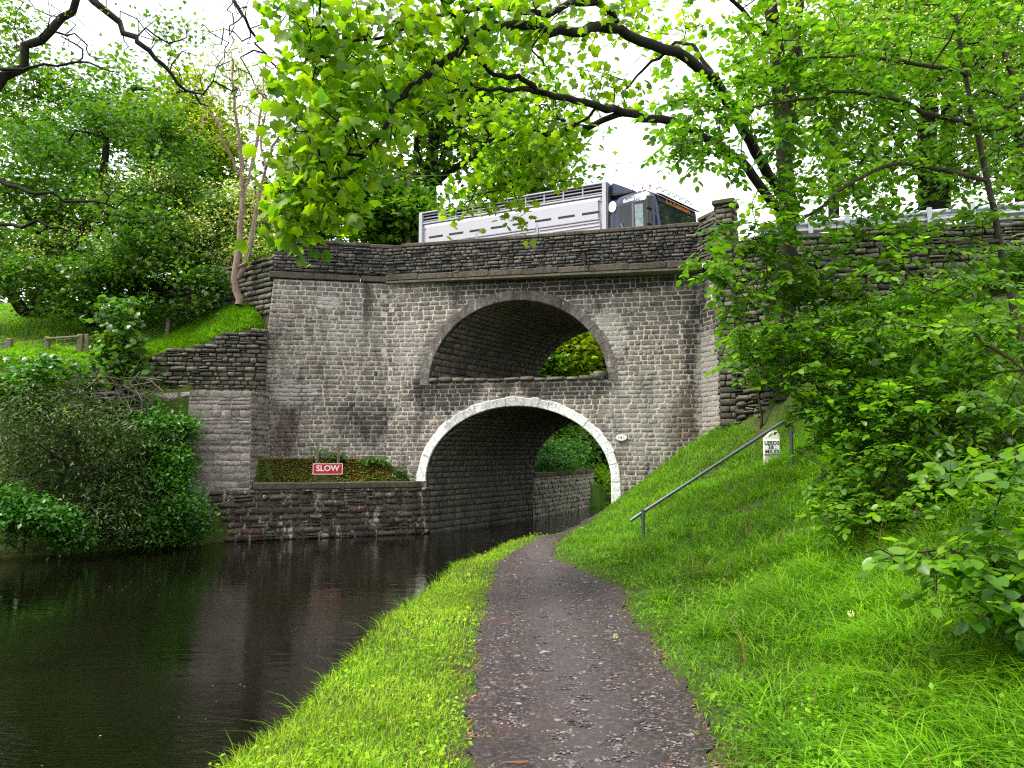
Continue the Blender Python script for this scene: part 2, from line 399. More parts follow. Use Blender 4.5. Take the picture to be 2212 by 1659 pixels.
def axis(segs):
    out = []
    for a, b, st in segs: out += list(np.arange(a, b, st))
    return np.array(out + [segs[-1][1]])
gx = axis([(-900, -150, 75), (-150, -40, 10), (-40, -16, 1.2), (-16, -4, .18), (-4, 9, .09), (9, 16, .25), (16, 60, 2.2), (60, 150, 10), (150, 900, 75)])
gy = axis([(-400, -40, 60), (-40, -4, 3), (-4, 2, .4), (2, 30, .1), (30, 50, .5), (50, 120, 5), (120, 900, 65)])
def terrain():
    X, Y = np.meshgrid(gx, gy)
    Z = H(X, Y)
    X2 = np.clip(np.abs(X), 0, 40)
    Z += 0.03 * np.sin(X * 3.1 + 1.3 * np.sin(Y * 2.3)) * np.sin(Y * 2.7) * (Z > 0.25)
    nx, ny = len(gx), len(gy)
    i = np.arange(nx * ny).reshape(ny, nx)
    q = np.stack([i[:-1, :-1], i[:-1, 1:], i[1:, 1:], i[1:, :-1]], -1).reshape(-1, 4)
    m, n, l = newmat('soil_and_moss')
    P = pos(n, l)
    a = noise(n, l, P, 3.0, 7, 0.65); b = noise(n, l, P, 22, 5, 0.65); c0 = noise(n, l, P, 0.5, 3)
    c1 = ramp(n, [(0.38, (0.028, 0.048, 0.008)), (0.5, (0.05, 0.085, 0.012)), (0.62, (0.05, 0.04, 0.02)), (0.75, (0.075, 0.055, 0.032))]); l.new(a, c1.inputs['Fac'])
    r2 = ramp(n, [(0.3, 0.6), (0.7, 1.4)]); l.new(b, r2.inputs['Fac'])
    col = mixc(n, l, 1.0, c1.outputs['Color'], r2.outputs['Color'], 'MULTIPLY')
    # far fields read as meadow green
    g = n.new('ShaderNodeNewGeometry'); sx = n.new('ShaderNodeSeparateXYZ'); l.new(g.outputs['Position'], sx.inputs[0])
    f = n.new('ShaderNodeMapRange'); f.inputs[1].default_value = 22; f.inputs[2].default_value = 27; l.new(sx.outputs['Y'], f.inputs[0])
    gc = ramp(n, [(0.35, (0.045, 0.11, 0.012)), (0.65, (0.09, 0.19, 0.02))]); l.new(c0, gc.inputs['Fac'])
    col = mixc(n, l, f.outputs[0], col, gc.outputs['Color'])
    princ(n, l, col, 0.95, bumped(n, l, b, 0.8, 0.05), spec=0.2)
    me = np_mesh('ground', np.stack([X, Y, Z], -1), quads=q, mat=m, smooth=True)
    link('ground', me, kind='structure', label='grassy banks, canal bed and fields as one ground')
terrain()

# canal water
def water():
    ys = np.concatenate([np.arange(-40, 60, 1.0), np.arange(60, 400, 10)])
    V = []; q = []
    for k, y in enumerate(ys):
        a, b = float(edgeL(y)) - 0.6, float(edgeR(y)) + 0.25
        for j in range(5): V.append((a + (b - a) * j / 4, y, WATER))
        if k:
            for j in range(4): b0 = (k - 1) * 5 + j; q.append((b0, b0 + 1, b0 + 6, b0 + 5))
    m, n, l = newmat('canal_water')
    h1 = noise(n, l, pos(n, l, (1.0, 2.6, 1)), 2.2, 3, 0.5, 0.4)
    h2 = noise(n, l, pos(n, l, (1.0, 3.2, 1)), 11, 3, 0.5)
    b0 = noise(n, l, pos(n, l), 0.35, 2)
    br = ramp(n, [(0.42, 0.08), (0.62, 1.0)]); l.new(b0, br.inputs['Fac'])
    h = mth(n, l, 'ADD', mth(n, l, 'MULTIPLY', h1, .55), mth(n, l, 'MULTIPLY', mth(n, l, 'MULTIPLY', h2, 0.34), br.outputs['Color']))
    # a breeze-ruffled patch on the near side
    gg = n.new('ShaderNodeNewGeometry'); vd = n.new('ShaderNodeVectorMath'); vd.operation = 'DISTANCE'; l.new(gg.outputs['Position'], vd.inputs[0]); vd.inputs[1].default_value = (-3.6, 4.9, WATER)
    pm = n.new('ShaderNodeMapRange'); pm.inputs[1].default_value = 2.2; pm.inputs[2].default_value = .6; pm.inputs[3].default_value = 0; pm.inputs[4].default_value = 1; l.new(vd.outputs['Value'], pm.inputs[0])
    h3 = noise(n, l, pos(n, l, (1.0, 4.0, 1)), 6, 2, .5)
    h = mth(n, l, 'ADD', h, mth(n, l, 'MULTIPLY', mth(n, l, 'MULTIPLY', h3, 2.6), pm.outputs[0]))
    murk = ramp(n, [(0.3, (0.0022, 0.002, 0.001)), (0.7, (0.0035, 0.003, 0.0015))]); l.new(b0, murk.inputs['Fac'])
    p = princ(n, l, murk.outputs['Color'], 0.015, bumped(n, l, h, 0.10, 0.10), spec=0.5)
    p.inputs['IOR'].default_value = 1.45
    link('canal_water', np_mesh('canal_water', V, quads=q, mat=m, smooth=True), kind='structure', label='still dark canal water')
water()

# towpath: cinder and gravel strip
PL = [(-8, -.22), (3.9, -.19), (6.7, -.27), (8.3, -.26), (10.3, -.22), (12.6, -.10), (14.5, .32), (16.3, .95), (18.5, 1.62), (20.5, 2.02), (25.5, 4.9), (30, 7.3), (45, 17.3), (60, 30.4)]
PR = [(-8, 1.0), (3.9, 1.04), (5.2, 1.12), (6.7, 1.16), (8.3, 1.18), (9.4, 1.28), (9.9, 1.2), (10.7, .9), (11.4, .72), (12.2, .62), (13.0, .64), (13.9, .73), (15.4, 1.0), (16.3, 1.28), (18.5, 2.0), (20.5, 2.55), (25.5, 5.6), (30, 8.2), (45, 18.8), (60, 32)]
ply, plx = np.array(PL).T; pry, prx = np.array(PR).T
def path_edges(y): return np.interp(y, ply, plx), np.interp(y, pry, prx)
def wob(y, k): return 0.05 * np.sin(y * 3.1 + k) + 0.04 * np.sin(y * 7.7 + 2 * k) + 0.03 * np.sin(y * 19 + k) + 0.02 * np.sin(y * 41 + 3 * k)
def towpath():
    ys = np.concatenate([np.arange(-6, 2, .3), np.arange(2, 20, .06), np.arange(20, 46, .5)])
    a, b = path_edges(ys); a = a + wob(ys, 1.0) * .6 - .03; b = b + wob(ys, 5.0) * .6 + .03
    n_ = 24
    f = np.linspace(0, 1, n_)[None, :]
    X = a[:, None] * (1 - f) + b[:, None] * f; Y = np.repeat(ys[:, None], n_, 1)
    Z = np.maximum(H(X, Y), -0.05) + 0.012 + 0.012 * np.sin(X * 17 + 3 * np.sin(Y * 5)) * np.sin(Y * 13 + X * 3) * (f * (1 - f) * 4)
    i = np.arange(X.size).reshape(X.shape)
    q = np.stack([i[:-1, :-1], i[:-1, 1:], i[1:, 1:], i[1:, :-1]], -1).reshape(-1, 4)
    m, nn, l = newmat('cinder_path')
    P = pos(nn, l)
    a1 = noise(nn, l, P, 26, 8, 0.75); a2 = noise(nn, l, P, 90, 4, 0.7); a3 = noise(nn, l, P, 1.6, 5, 0.6)
    c1 = ramp(nn, [(0.36, (0.008, 0.005, 0.005)), (0.48, (0.024, 0.015, 0.015)), (0.57, (0.052, 0.036, 0.036)), (0.66, (0.18, 0.16, 0.16))]); l.new(a1, c1.inputs['Fac'])
    red = ramp(nn, [(0.5, 0.0), (0.72, 0.6)]); l.new(a3, red.inputs['Fac'])
    col = mixc(nn, l, red.outputs['Color'], c1.outputs['Color'], (0.085, 0.038, 0.03))
    g2 = ramp(nn, [(0.3, 0.6), (0.7, 1.5)]); l.new(a2, g2.inputs['Fac'])
    col = mixc(nn, l, 1.0, col, g2.outputs['Color'], 'MULTIPLY')
    sx = nn.new('ShaderNodeSeparateXYZ'); l.new(P, sx.inputs[0])
    ce = mth(nn, l, 'SUBTRACT', 1.0, mth(nn, l, 'ABSOLUTE', mth(nn, l, 'MULTIPLY', mth(nn, l, 'SUBTRACT', sx.outputs['X'], .45), 1.7)), clamp=True)
    ww = ramp(nn, [(.5, 0.0), (.8, .6)]); l.new(mth(nn, l, 'ADD', mth(nn, l, 'MULTIPLY', ce, .5), mth(nn, l, 'MULTIPLY', a1, .75)), ww.inputs['Fac'])
    col = mixc(nn, l, ww.outputs['Color'], col, (.080, .066, .066))
    rr = ramp(nn, [(0.42, 0.5), (0.6, 0.85)]); l.new(a3, rr.inputs['Fac'])
    princ(nn, l, col, rr.outputs['Color'], bumped(nn, l, mth(nn, l, 'ADD', a1, mth(nn, l, 'MULTIPLY', a2, .4)), 1.0, 0.03), spec=0.5)
    link('towpath', np_mesh('towpath', np.stack([X, Y, Z], -1), quads=q, mat=m, smooth=True), kind='structure', label='damp brown cinder towpath')
towpath()

# ------------------------------------------------------------------ stonework
def unit_stone(r):
    """one dressed block in x,z -1..1, growing out along -y: 25 points"""
    base = [(-1, -1), (0, -1), (1, -1), (1, 0), (1, 1), (0, 1), (-1, 1), (-1, 0)]
    cut = [0.10 + 0.12 * r.random() for _ in range(8)]
    ring = []
    for k, (x, z) in enumerate(base):
        if k % 2 == 0: ring.append((x * (1 - cut[k] * .55), z * (1 - cut[k] * .8)))
        else: ring.append((x * (1 - .05 * r.random()) + (0.25 * (r.random() - .5) if x == 0 else 0), z * (1 - .06 * r.random()) + (0.25 * (r.random() - .5) if z == 0 else 0)))
    V = [(x, 0.6, z) for x, z in ring] + [(x * .985, -.55 - .2 * r.random(), z * .97) for x, z in ring]
    V += [(x * (.90 + .07 * r.random()), -.80 - .35 * r.random(), z * (.80 + .14 * r.random())) for x, z in ring]
    V.append(((r.random() - .5) * .7, -.75 - .5 * r.random(), (r.random() - .5) * .7))
    Q = []; T = []
    for a in (0, 8):
        for k in range(8): Q.append((a + k, a + (k + 1) % 8, a + 8 + (k + 1) % 8, a + 8 + k))
    for k in range(8): T.append((16 + k, 16 + (k + 1) % 8, 24))
    return np.array(V, float), np.array(Q), np.array(T)
_r = random.Random(3)
UNITS = [unit_stone(_r) for _ in range(10)]
_unit_mesh = {}
def unit_mesh(k, mat):
    key = (k, mat.name)
    if key not in _unit_mesh:
        V, Q, T = UNITS[k]; _unit_mesh[key] = np_mesh('stone', V, tris=T, quads=Q, mat=mat)
    return _unit_mesh[key]
CAMP = Vector((0, 0, EYE))
def lay(stones, mat, parent, part='stone', limit=300, stuff='stonework'):
    """stones: (matrix, size); the ones that show largest become parts, the rest one mesh"""
    def big(s):
        p = s[0].translation; return -s[1] / max(1, (p - CAMP).length_squared)
    order = sorted(stones, key=big)
    pinv = parent.matrix_world.inverted() if parent is not None else Matrix()
    for k, (Mx, sz) in enumerate(order[:limit]):
        o = link(part, unit_mesh(k % len(UNITS), mat), parent)
        o.matrix_local = Mx
    rest = order[limit:]
    if rest:
        Vs, Qs, Ts, tn = [], [], [], []; b = 0
        for k, (Mx, sz) in enumerate(rest):
            V, Q, T = UNITS[k % len(UNITS)]
            A = np.array(Mx); Vs.append(V @ A[:3, :3].T + A[:3, 3]); Qs.append(Q + b); Ts.append(T + b); b += len(V)
            tn.append(np.full(len(V), random.random()))
        link(stuff, np_mesh(stuff, np.concatenate(Vs), tris=np.concatenate(Ts), quads=np.concatenate(Qs), mat=mat, tint=np.concatenate(tn)), parent, kind='stuff')

class Line:
    def __init__(s, pts):
        s.p = [Vector(p) for p in pts]; s.c = [0.0]
        for a, b in zip(s.p, s.p[1:]): s.c.append(s.c[-1] + (b - a).length)
        s.L = s.c[-1]
    def at(s, d):
        k = 0
        while k < len(s.c) - 2 and d > s.c[k + 1]: k += 1
        a, b = s.p[k], s.p[k + 1]; u = (b - a).normalized()
        return a + u * (d - s.c[k]), u, Vector((u.y, -u.x))
def courses(line, z0, z1, ch, sw, proud=0.03, forbid=None, s0=0.0, s1=None, joint=0.012, rough=0.0, split=0.0, batter=0.0, rnd=None, top=None, bot=None, tilt=0.01, lo=None, hi=None):
    """rows of stones on a plan line; top(s)/bot(s) give local limits, forbid(z)->list of (a,b) in s, lo(z)/hi(z) end limits"""
    r = rnd or random.Random(11); out = []
    s1 = line.L if s1 is None else s1
    z = z0
    while z < z1 - ch * .4:
        h = ch * (1 + (r.random() - .5) * .35)
        if z + h > z1: h = z1 - z
        a0, b0 = (lo(z + h / 2) if lo else s0), (hi(z + h / 2) if hi else s1)
        free = [(a0, b0)]
        if forbid:
            for fa, fb in forbid(z + h / 2):
                nf = []
                for a, b in free:
                    if fb <= a or fa >= b: nf.append((a, b)); continue
                    if fa > a: nf.append((a, fa))
                    if fb < b: nf.append((fb, b))
                free = nf
        for a, b in free:
            if b - a < .06: continue
            s = a
            while s < b - 0.03:
                w = sw * (0.45 + 1.3 * r.random() ** 1.4)
                if b - (s + w) < sw * .45: w = b - s
                w = min(w, b - s)
                zz, hh = z, h
                cells = [(s, w, zz, hh)]
                if r.random() < split: 
                    f = .4 + .2 * r.random()
                    cells = [(s, w, zz, hh * f), (s, w, zz + hh * f, hh * (1 - f))]
                elif rough and r.random() < rough * .5:
                    cells = [(s, w, zz - hh * .12, hh * 1.1)]
                for (cs, cw, cz, chh) in cells:
                    sc = cs + cw / 2; zc = cz + chh / 2
                    if top and zc > top(sc) - .02: continue
                    if bot and zc < bot(sc) - chh: continue
                    p, u, nn = line.at(sc)
                    dep = proud * (.55 + .9 * r.random()) * (1 + rough)
                    p3 = Vector((p.x, p.y, 0)) + Vector((nn.x, nn.y, 0)) * (batter * (z1 - zc)); p3.z = zc
                    yaw = math.atan2(u.y, u.x)
                    Mx = Matrix.Translation(p3) @ Euler(((r.random() - .5) * tilt * 3, (r.random() - .5) * tilt * 6, yaw + (r.random() - .5) * tilt * 4)).to_matrix().to_4x4() @ Matrix.Diagonal(((cw - joint) / 2, dep, (chh - joint) / 2, 1))
                    out.append((Mx, cw * chh))
                s += w
        z += h
    return out
def sheet(line, z0f, z1f, thick, step=.25, batter=0.0, zt=0.0, s0=0.0, s1=None):
    """a thick backing wall along a plan line; z0f/z1f give bottom and top at s"""
    mb = MB(); s1 = line.L if s1 is None else s1
    ss = sorted(set(list(np.arange(s0, s1, step)) + [s1] + [c for c in line.c if s0 < c < s1]))
    V = []; n = len(ss)
    for s in ss:
        p, u, nn = line.at(s)
        a, b = z0f(s), z1f(s)
        for z, off in ((a, batter * (zt - a)), (b, batter * (zt - b))):
            V.append((p.x + nn.x * off, p.y + nn.y * off, z))
        for z in (b, a): V.append((p.x - nn.x * thick, p.y - nn.y * thick, z))
    Fs = []
    for k in range(n - 1):
        for j in range(4): Fs.append((k * 4 + j, k * 4 + (j + 1) % 4, k * 4 + 4 + (j + 1) % 4, k * 4 + 4 + j)[::-1])
    Fs.append((0, 1, 2, 3)); Fs.append(tuple((n - 1) * 4 + j for j in (3, 2, 1, 0)))
    return mb.add(V, Fs)
def slabs(line, z, w, depth, h, mat, parent, name, out=0.05, s0=0.0, s1=None, zf=None, jit=.15, r=None):
    r = r or random.Random(5); s = s0; s1 = line.L if s1 is None else s1
    while s < s1 - .02:
        ww = w * (1 + (r.random() - .5) * 2 * jit)
        if s1 - s - ww < w * .5: ww = s1 - s
        p, u, nn = line.at(s + ww / 2)
        zz = zf(s + ww / 2) if zf else z
        mb = MB().box(-ww / 2 + .004, ww / 2 - .004, -out, depth - out, 0, h * (1 + (r.random() - .5) * .12), bev=.016)
        o = mb.build(name, mat, parent)
        o.matrix_local = Matrix.Translation((p.x, p.y, zz)) @ Euler(((r.random() - .5) * .01, (r.random() - .5) * .008, math.atan2(u.y, u.x) + (r.random() - .5) * .006)).to_matrix().to_4x4()
        s += ww

P0, P1, P2, P3, P4 = Vector((-6.65, 21.1)), Vector((-3.55, 21.73)), Vector((4.93, 19.92)), Vector((5.14, 19.2)), Vector((5.22, 18.4))
FACE = Line([P0, P1, P2, P3, P4])
S_A = 0.0
# s of the arch centre along FACE
S_C = FACE.c[1] + (O - P1).dot((P2 - P1).normalized())
LO = dict(a=2.57, zs=0.93, b=2.01, t=0.24)
UP = dict(a=2.52, zs=3.55, b=2.33, t=0.26)
def half(A, z, off=0.0):
    a, b = A['a'] + off, A['b'] + off
    if z < A['zs']: return a
    q = 1 - ((z - A['zs']) / b) ** 2
    return a * math.sqrt(q) if q > 0 else -1
def arch_z(A, s, off=0.0):
    a, b = A['a'] + off, A['b'] + off
    q = 1 - (s / a) ** 2
    return A['zs'] + b * math.sqrt(max(0, q))
MIDTOP = 3.62
def forbid(z):
    out = []
    h = half(LO, z, LO['t'] - .02)
    if h > 0 and z < 3.3: out.append((S_C - h, S_C + h))
    if z > MIDTOP - .06:
        h = half(UP, z, (UP['t'] - .02) if z > UP['zs'] + .0 else 0)
        if h > 0: out.append((S_C - h, S_C + h))
    return out
bridge = empty('stone_bridge', (0, 0, 0), label='tall sooty stone road bridge with one arch stacked above another over the canal', cat='bridge')
BTOP = 6.5
left_end = lambda z: -0.085 * (BTOP - z) * (1 if z > 2.9 else 1) + .0
# mortar face with the two openings cut out
def face_mesh():
    mb = MB(); L = FACE
    ss = list(np.arange(0, S_C - 2.9, .4)) + list(S_C + np.linspace(-2.9, 2.9, 117)) + list(np.arange(S_C + 3.1, L.L, .2)) + [L.L]
    ss = sorted(set([round(float(s), 4) for s in ss] + [round(c, 4) for c in L.c]))
    def q(sa, sb, a0, a1, b0, b1):
        pa, _, _ = L.at(sa); pb, _, _ = L.at(sb)
        # push the extreme left edge out with depth: the wing is battered
        def P(p, s, z):
            x = p.x + (left_end(z) * max(0, 1 - s / 1.2))
            return (x, p.y, z)
        mb.add([P(pa, sa, a0), P(pb, sb, b0), P(pb, sb, b1), P(pa, sa, a1)], [(0, 1, 2, 3)])
    for sa, sb in zip(ss, ss[1:]):
        a, b = sa - S_C, sb - S_C; m_ = (a + b) / 2
        if abs(m_) < LO['a']:
            q(sa, sb, arch_z(LO, a), MIDTOP, arch_z(LO, b), MIDTOP)
        else: q(sa, sb, -1.4, MIDTOP, -1.4, MIDTOP)
        if abs(m_) < UP['a']: q(sa, sb, arch_z(UP, a), BTOP, arch_z(UP, b), BTOP)
        else: q(sa, sb, MIDTOP, BTOP, MIDTOP, BTOP)
    return mb
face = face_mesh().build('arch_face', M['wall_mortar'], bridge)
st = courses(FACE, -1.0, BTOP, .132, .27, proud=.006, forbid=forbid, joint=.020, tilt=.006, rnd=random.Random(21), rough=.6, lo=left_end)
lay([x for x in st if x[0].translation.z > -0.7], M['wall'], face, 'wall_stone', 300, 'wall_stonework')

# voussoirs
def ring(A, mat, name, n, z_lo_l, z_lo_r, proud, depth, gap=.006, sag=0):
    r = random.Random(9)
    # arclength param of the intrados from left foot to right foot
    pts = [(-A['a'], z) for z in np.arange(z_lo_l, A['zs'], .05)]
    pts += [(-A['a'] * math.cos(t), A['zs'] + A['b'] * math.sin(t)) for t in np.linspace(0, math.pi, 200)]
    pts += [(A['a'], z) for z in np.arange(A['zs'], z_lo_r, -.05)]
    P = np.array(pts); d = np.r_[0, np.cumsum(np.hypot(*np.diff(P, axis=0).T))]
    cuts = [0]
    while cuts[-1] < d[-1] - .12: cuts.append(min(d[-1], cuts[-1] + d[-1] / n * (.75 + .5 * r.random())))
    for a, b in zip(cuts, cuts[1:]):
        V = []; cols = []
        m = 3
        for k in range(m):
            dd = a + gap / 2 + (b - a - gap) * k / (m - 1)
            x, z = np.interp(dd, d, P[:, 0]), np.interp(dd, d, P[:, 1])
            if z > A['zs']:
                nx_, nz_ = x / A['a'] ** 2, (z - A['zs']) / A['b'] ** 2
                ln = math.hypot(nx_, nz_); nx_, nz_ = nx_ / ln, nz_ / ln
            else: nx_, nz_ = math.copysign(1, x), 0
            cols.append((x, z, nx_, nz_))
        th = A['t'] * (1 + (r.random() - .5) * .16); pr = proud * (.7 + .6 * r.random())
        rows = []
        for yy, i0, i1 in ((depth, 0, 0), (-pr * .5, 0, 0), (-pr, .018, .018)):
            for (x, z, nx_, nz_) in cols:
                for off in (-.01 + i0, th - i1):
                    xx, zz = x + nx_ * off, z + nz_ * off
                    # the ends shrink a little as well
                    rows.append((xx, yy, zz))
        V = rows; Fs = []
        def id_(layer, k, j): return layer * m * 2 + k * 2 + j
        for lay_ in range(2):
            for k in range(m - 1):
                for j in (0, 1):
                    f = (id_(lay_, k, j), id_(lay_, k + 1, j), id_(lay_ + 1, k + 1, j), id_(lay_ + 1, k, j))
                    Fs.append(f if j == 1 else f[::-1])
            for k in (0, m - 1):
                f = (id_(lay_, k, 0), id_(lay_, k, 1), id_(lay_ + 1, k, 1), id_(lay_ + 1, k, 0))
                Fs.append(f if k == 0 else f[::-1])
        for k in range(m - 1): Fs.append((id_(2, k, 0), id_(2, k + 1, 0), id_(2, k + 1, 1), id_(2, k, 1)))
        o = MB().add(V, Fs).build(name, mat, bridge)
        pc, u, nn = FACE.at(S_C)
        o.matrix_local = Matrix.Translation((O.x, O.y, 0)) @ Matrix.Rotation(math.atan2(U.y, U.x), 4, 'Z')
ring(LO, M['painted'], 'painted_voussoir', 34, .88, -.3, .035, .3)
ring(UP, M['ring'], 'voussoir', 44, MIDTOP, MIDTOP, .010, .3)

# barrels: vault surfaces through the bridge, lined with coursed stone
def barrel(A, z_lo, name):
    prof = [(-A['a'], z_lo)] + [(-A['a'] * math.cos(t), A['zs'] + A['b'] * math.sin(t)) for t in np.linspace(0, math.pi, 41)] + [(A['a'], z_lo)]
    V = []; Fs = []; nt = 5
    for k in range(nt):
        t = .02 + (BARREL - .04) * k / (nt - 1)
        for s, z in prof: V.append(bar(s, t, z))
    n = len(prof)
    for k in range(nt - 1):
        for j in range(n - 1): Fs.append((k * n + j, k * n + j + 1, (k + 1) * n + j + 1, (k + 1) * n + j))
    core = MB().add(V, Fs).build(name, M['joint_dark'], bridge)
    r = random.Random(4); out = []
    P = np.array(prof); P = P[:]; d = np.r_[0, np.cumsum(np.hypot(*np.diff(P, axis=0).T))]
    a = 0.0
    while a < d[-1] - .05:
        h = .17 * (1 + (r.random() - .5) * .3); h = min(h, d[-1] - a)
        am = a + h / 2
        s, z = np.interp(am, d, P[:, 0]), np.interp(am, d, P[:, 1])
        s2, z2 = np.interp(am + .02, d, P[:, 0]), np.interp(am + .02, d, P[:, 1])
        tu = (bar(s2, 0, z2) - bar(s, 0, z))
        if tu.length < 1e-5: tu = Vector((0, 0, 1))
        tu.normalize(); ax = Vector((AX.x, AX.y, 0)); inn = ax.cross(tu).normalized()
        c = bar(0, 0, 2 if A is LO else 4.2)
        mid = bar(s, 0, z)
        if (c - mid).dot(inn) < 0: inn = -inn
        t = .22 * r.random()
        while t < BARREL - .1:
            w = .32 * (.6 + .9 * r.random()); w = min(w, BARREL - t)
            # unit stone: x along the barrel, z up the profile, -y into the opening
            p = bar(s, t + w / 2, z)
            X, Z = ax, tu; Yv = -inn
            if X.cross(Yv).dot(Z) < 0: X = -X
            R = Matrix((X, Yv, Z)).transposed().to_4x4()
            out.append((Matrix.Translation(p) @ R @ Matrix.Diagonal(((w - .02) / 2, .02 * (.5 + r.random()), (h - .02) / 2, 1)), w * h))
            t += w
        a += h
    lay(out, M['barrel'], core, 'vault_stone', 0, 'vault_stonework')
barrel(LO, -1.3, 'lower_vault')
barrel(UP, 3.3, 'upper_vault')
# deck of the lower bridge, the low old parapet across the upper opening
mid = MB()
V = [bar(-2.7, .04, 3.25), bar(2.7, .04, 3.25), bar(2.7, BARREL, 3.25), bar(-2.7, BARREL, 3.25)]
V2 = [Vector((p.x, p.y, 3.38)) for p in V]
mid.add(V + V2, [(4, 5, 6, 7), (3, 2, 1, 0)])
for (t0, t1) in ((.03, .38), (BARREL - .38, BARREL - .03)):
    Vb = [bar(s_, t_, z_) for z_ in (3.2, MIDTOP) for s_, t_ in ((-2.7, t0), (2.7, t0), (2.7, t1), (-2.7, t1))]
    mid.add(Vb, [(4, 5, 6, 7), (0, 1, 5, 4), (2, 3, 7, 6), (1, 2, 6, 5), (3, 0, 4, 7)])
oldp = mid.build('old_parapet', M['wall_mortar'], bridge)
MIDL = Line([O - U * 2.5, O + U * 2.5])
r_ = random.Random(31)
for (sl, h0, k) in ((0, 0, 0),):
    s = 0.0
    while s < MIDL.L:
        w = .28 + .3 * r_.random(); w = min(w, MIDL.L - s)
        hh = .07 + .05 * r_.random()
        if s < .9: hh += .05
        if s > 4.3: hh += .15
        p, u, nn = MIDL.at(s + w / 2)
        o = link('cope_stone', unit_mesh(int(s * 7) % 10, M['dry']), oldp)
        o.matrix_local = Matrix.Translation((p.x - nn.x * .16, p.y - nn.y * .16, MIDTOP + hh / 2 - .01)) @ Matrix.Rotation(math.atan2(u.y, u.x), 4, 'Z') @ Matrix.Diagonal(((w - .02) / 2, .22, hh / 2 + .02, 1))
        s += w
# far face (seen only from beyond) and the deck slab
bk = MB()
for (z0_, z1_, A) in ((-1.4, MIDTOP, LO), (MIDTOP, BTOP, UP)):
    ss = list(np.linspace(-6.5, -A['a'], 6)) + list(np.linspace(-A['a'], A['a'], 41))[1:-1] + list(np.linspace(A['a'], 6.0, 6))
    for a, b in zip(ss, ss[1:]):
        inside = abs((a + b) / 2) < A['a']
        za, zb = (arch_z(A, a), arch_z(A, b)) if inside else (z0_, z0_)
        bk.add([bar(a, BARREL, za), bar(a, BARREL, z1_), bar(b, BARREL, z1_), bar(b, BARREL, zb)], [(0, 1, 2, 3)])
bk.build('far_face', M['wall'], bridge)
# projecting deck: string course slabs over a concrete lip, parapet above
DECK = Line([P1 + NRM * .14 - U * .02, P2 + NRM * .56 + U * .06])
def dz(s): return -.13 * s / DECK.L
lip = sheet(DECK, lambda s: BTOP - .01 + dz(s), lambda s: BTOP + .05 + dz(s), .9)
lip.build('deck_lip', simple_mat('deck_concrete', (0.20, 0.17, 0.13), .85, var=.3, scale=6, bump=.3), bridge)
slabs(DECK, BTOP + .052, .93, .45, .17, M['coping'], bridge, 'string_course_slab', out=.03, zf=lambda s: BTOP + .052 + dz(s))
WINGL = Line([P0, P1 + Vector((.03, -.02))])
slabs(WINGL, BTOP + .02, 1.15, .4, .17, M['coping'], bridge, 'string_course_slab', out=.10, s0=-.12)
PARZ0, PARZ1 = BTOP + .225, 7.60
PAR = Line([P0 + NRM * .02, P1 + NRM * .10, P2 + NRM * .50, P3 + Vector((-.30, -.1)), P4 + Vector((-.08, -.05))])
def ptop(s): return float(np.interp(s, [0, PAR.c[1], PAR.c[2], PAR.c[4]], [7.59, 7.50, 7.50, 7.60]))
def pbot(s): return float(np.interp(s, [0, PAR.c[1], PAR.c[2], PAR.c[4]], [BTOP + .19, BTOP + .22, BTOP + .09, BTOP - .15]))
pcore = sheet(PAR, pbot, ptop, .40).build('parapet', M['joint_dark'], bridge)
stp = courses(PAR, PARZ0 - .36, PARZ1, .098, .20, proud=.035, joint=.012, rough=.5, split=.12, tilt=.02, rnd=random.Random(8), top=ptop, bot=lambda s: pbot(s) + .08)
lay(stp, M['parapet'], pcore, 'parapet_stone', 300, 'parapet_stonework')
slabs(PAR, PARZ1, .85, .50, .10, M['coping'], pcore, 'coping_slab', out=.05, zf=ptop, r=random.Random(77))
# inner side of the parapet (road side) and end pier
WP = Line([P2 + Vector((.02, 0)), P3 + Vector((-.1, -.02)), P4 + Vector((-.06, -.02))])
pier = MB().box(-.20, .20, -.22, .26, 2.2, 7.68).build('end_pier', M['joint_dark'], bridge)
pier.location = (P4.x + .03, P4.y + .02, 0); pier.rotation_euler = (0, 0, -.5)
pl_out = []
for side, (a, b) in enumerate((((-.2, -.22), (.2, -.22)), ((-.2, .26), (-.2, -.22)), ((.2, -.22), (.2, .26)))):
    pl_out += [(s_[0], s_[1]) for s_ in courses(Line([a, b]), 2.3, 7.66, .15, .26, proud=.03, joint=.012, rough=.3, rnd=random.Random(side))]
lay(pl_out, M['dry'], pier, 'pier_stone', 140, 'pier_stonework')
MB().box(-.27, .27, -.30, .33, 7.68, 7.80, bev=.02).build('pier_cap', M['coping'], pier)

# ------------------------------------------------------------------ number plate 161
def text_mesh(txt, size, mat, depth=.004, shear=0.0, align='CENTER', spacing=1.0, bold=0.0):
    c = bpy.data.curves.new('lettering', 'FONT'); c.body = txt; c.size = size; c.extrude = depth; c.shear = shear
    c.align_x = align; c.align_y = 'CENTER'; c.space_character = spacing; c.offset = bold; c.resolution_u = 3
    o = bpy.data.objects.new('lettering_tmp', c); COL.objects.link(o)
    dg = bpy.context.evaluated_depsgraph_get(); dg.update()
    me = bpy.data.meshes.new_from_object(o.evaluated_get(dg))
    bpy.data.objects.remove(o); bpy.data.curves.remove(c)
    me.materials.clear(); me.materials.append(mat); return me
M['white_paint'] = simple_mat('white_enamel', (.82, .82, .80), .35, var=.05)
M['black_paint'] = simple_mat('black_paint', (.012, .012, .012), .4, var=.1)
pp = pt(1327, 944, 1)
sN = (S_C + 2.84)
p, u, nn = FACE.at(sN)
zN = pt(1327, 945, p.y).z
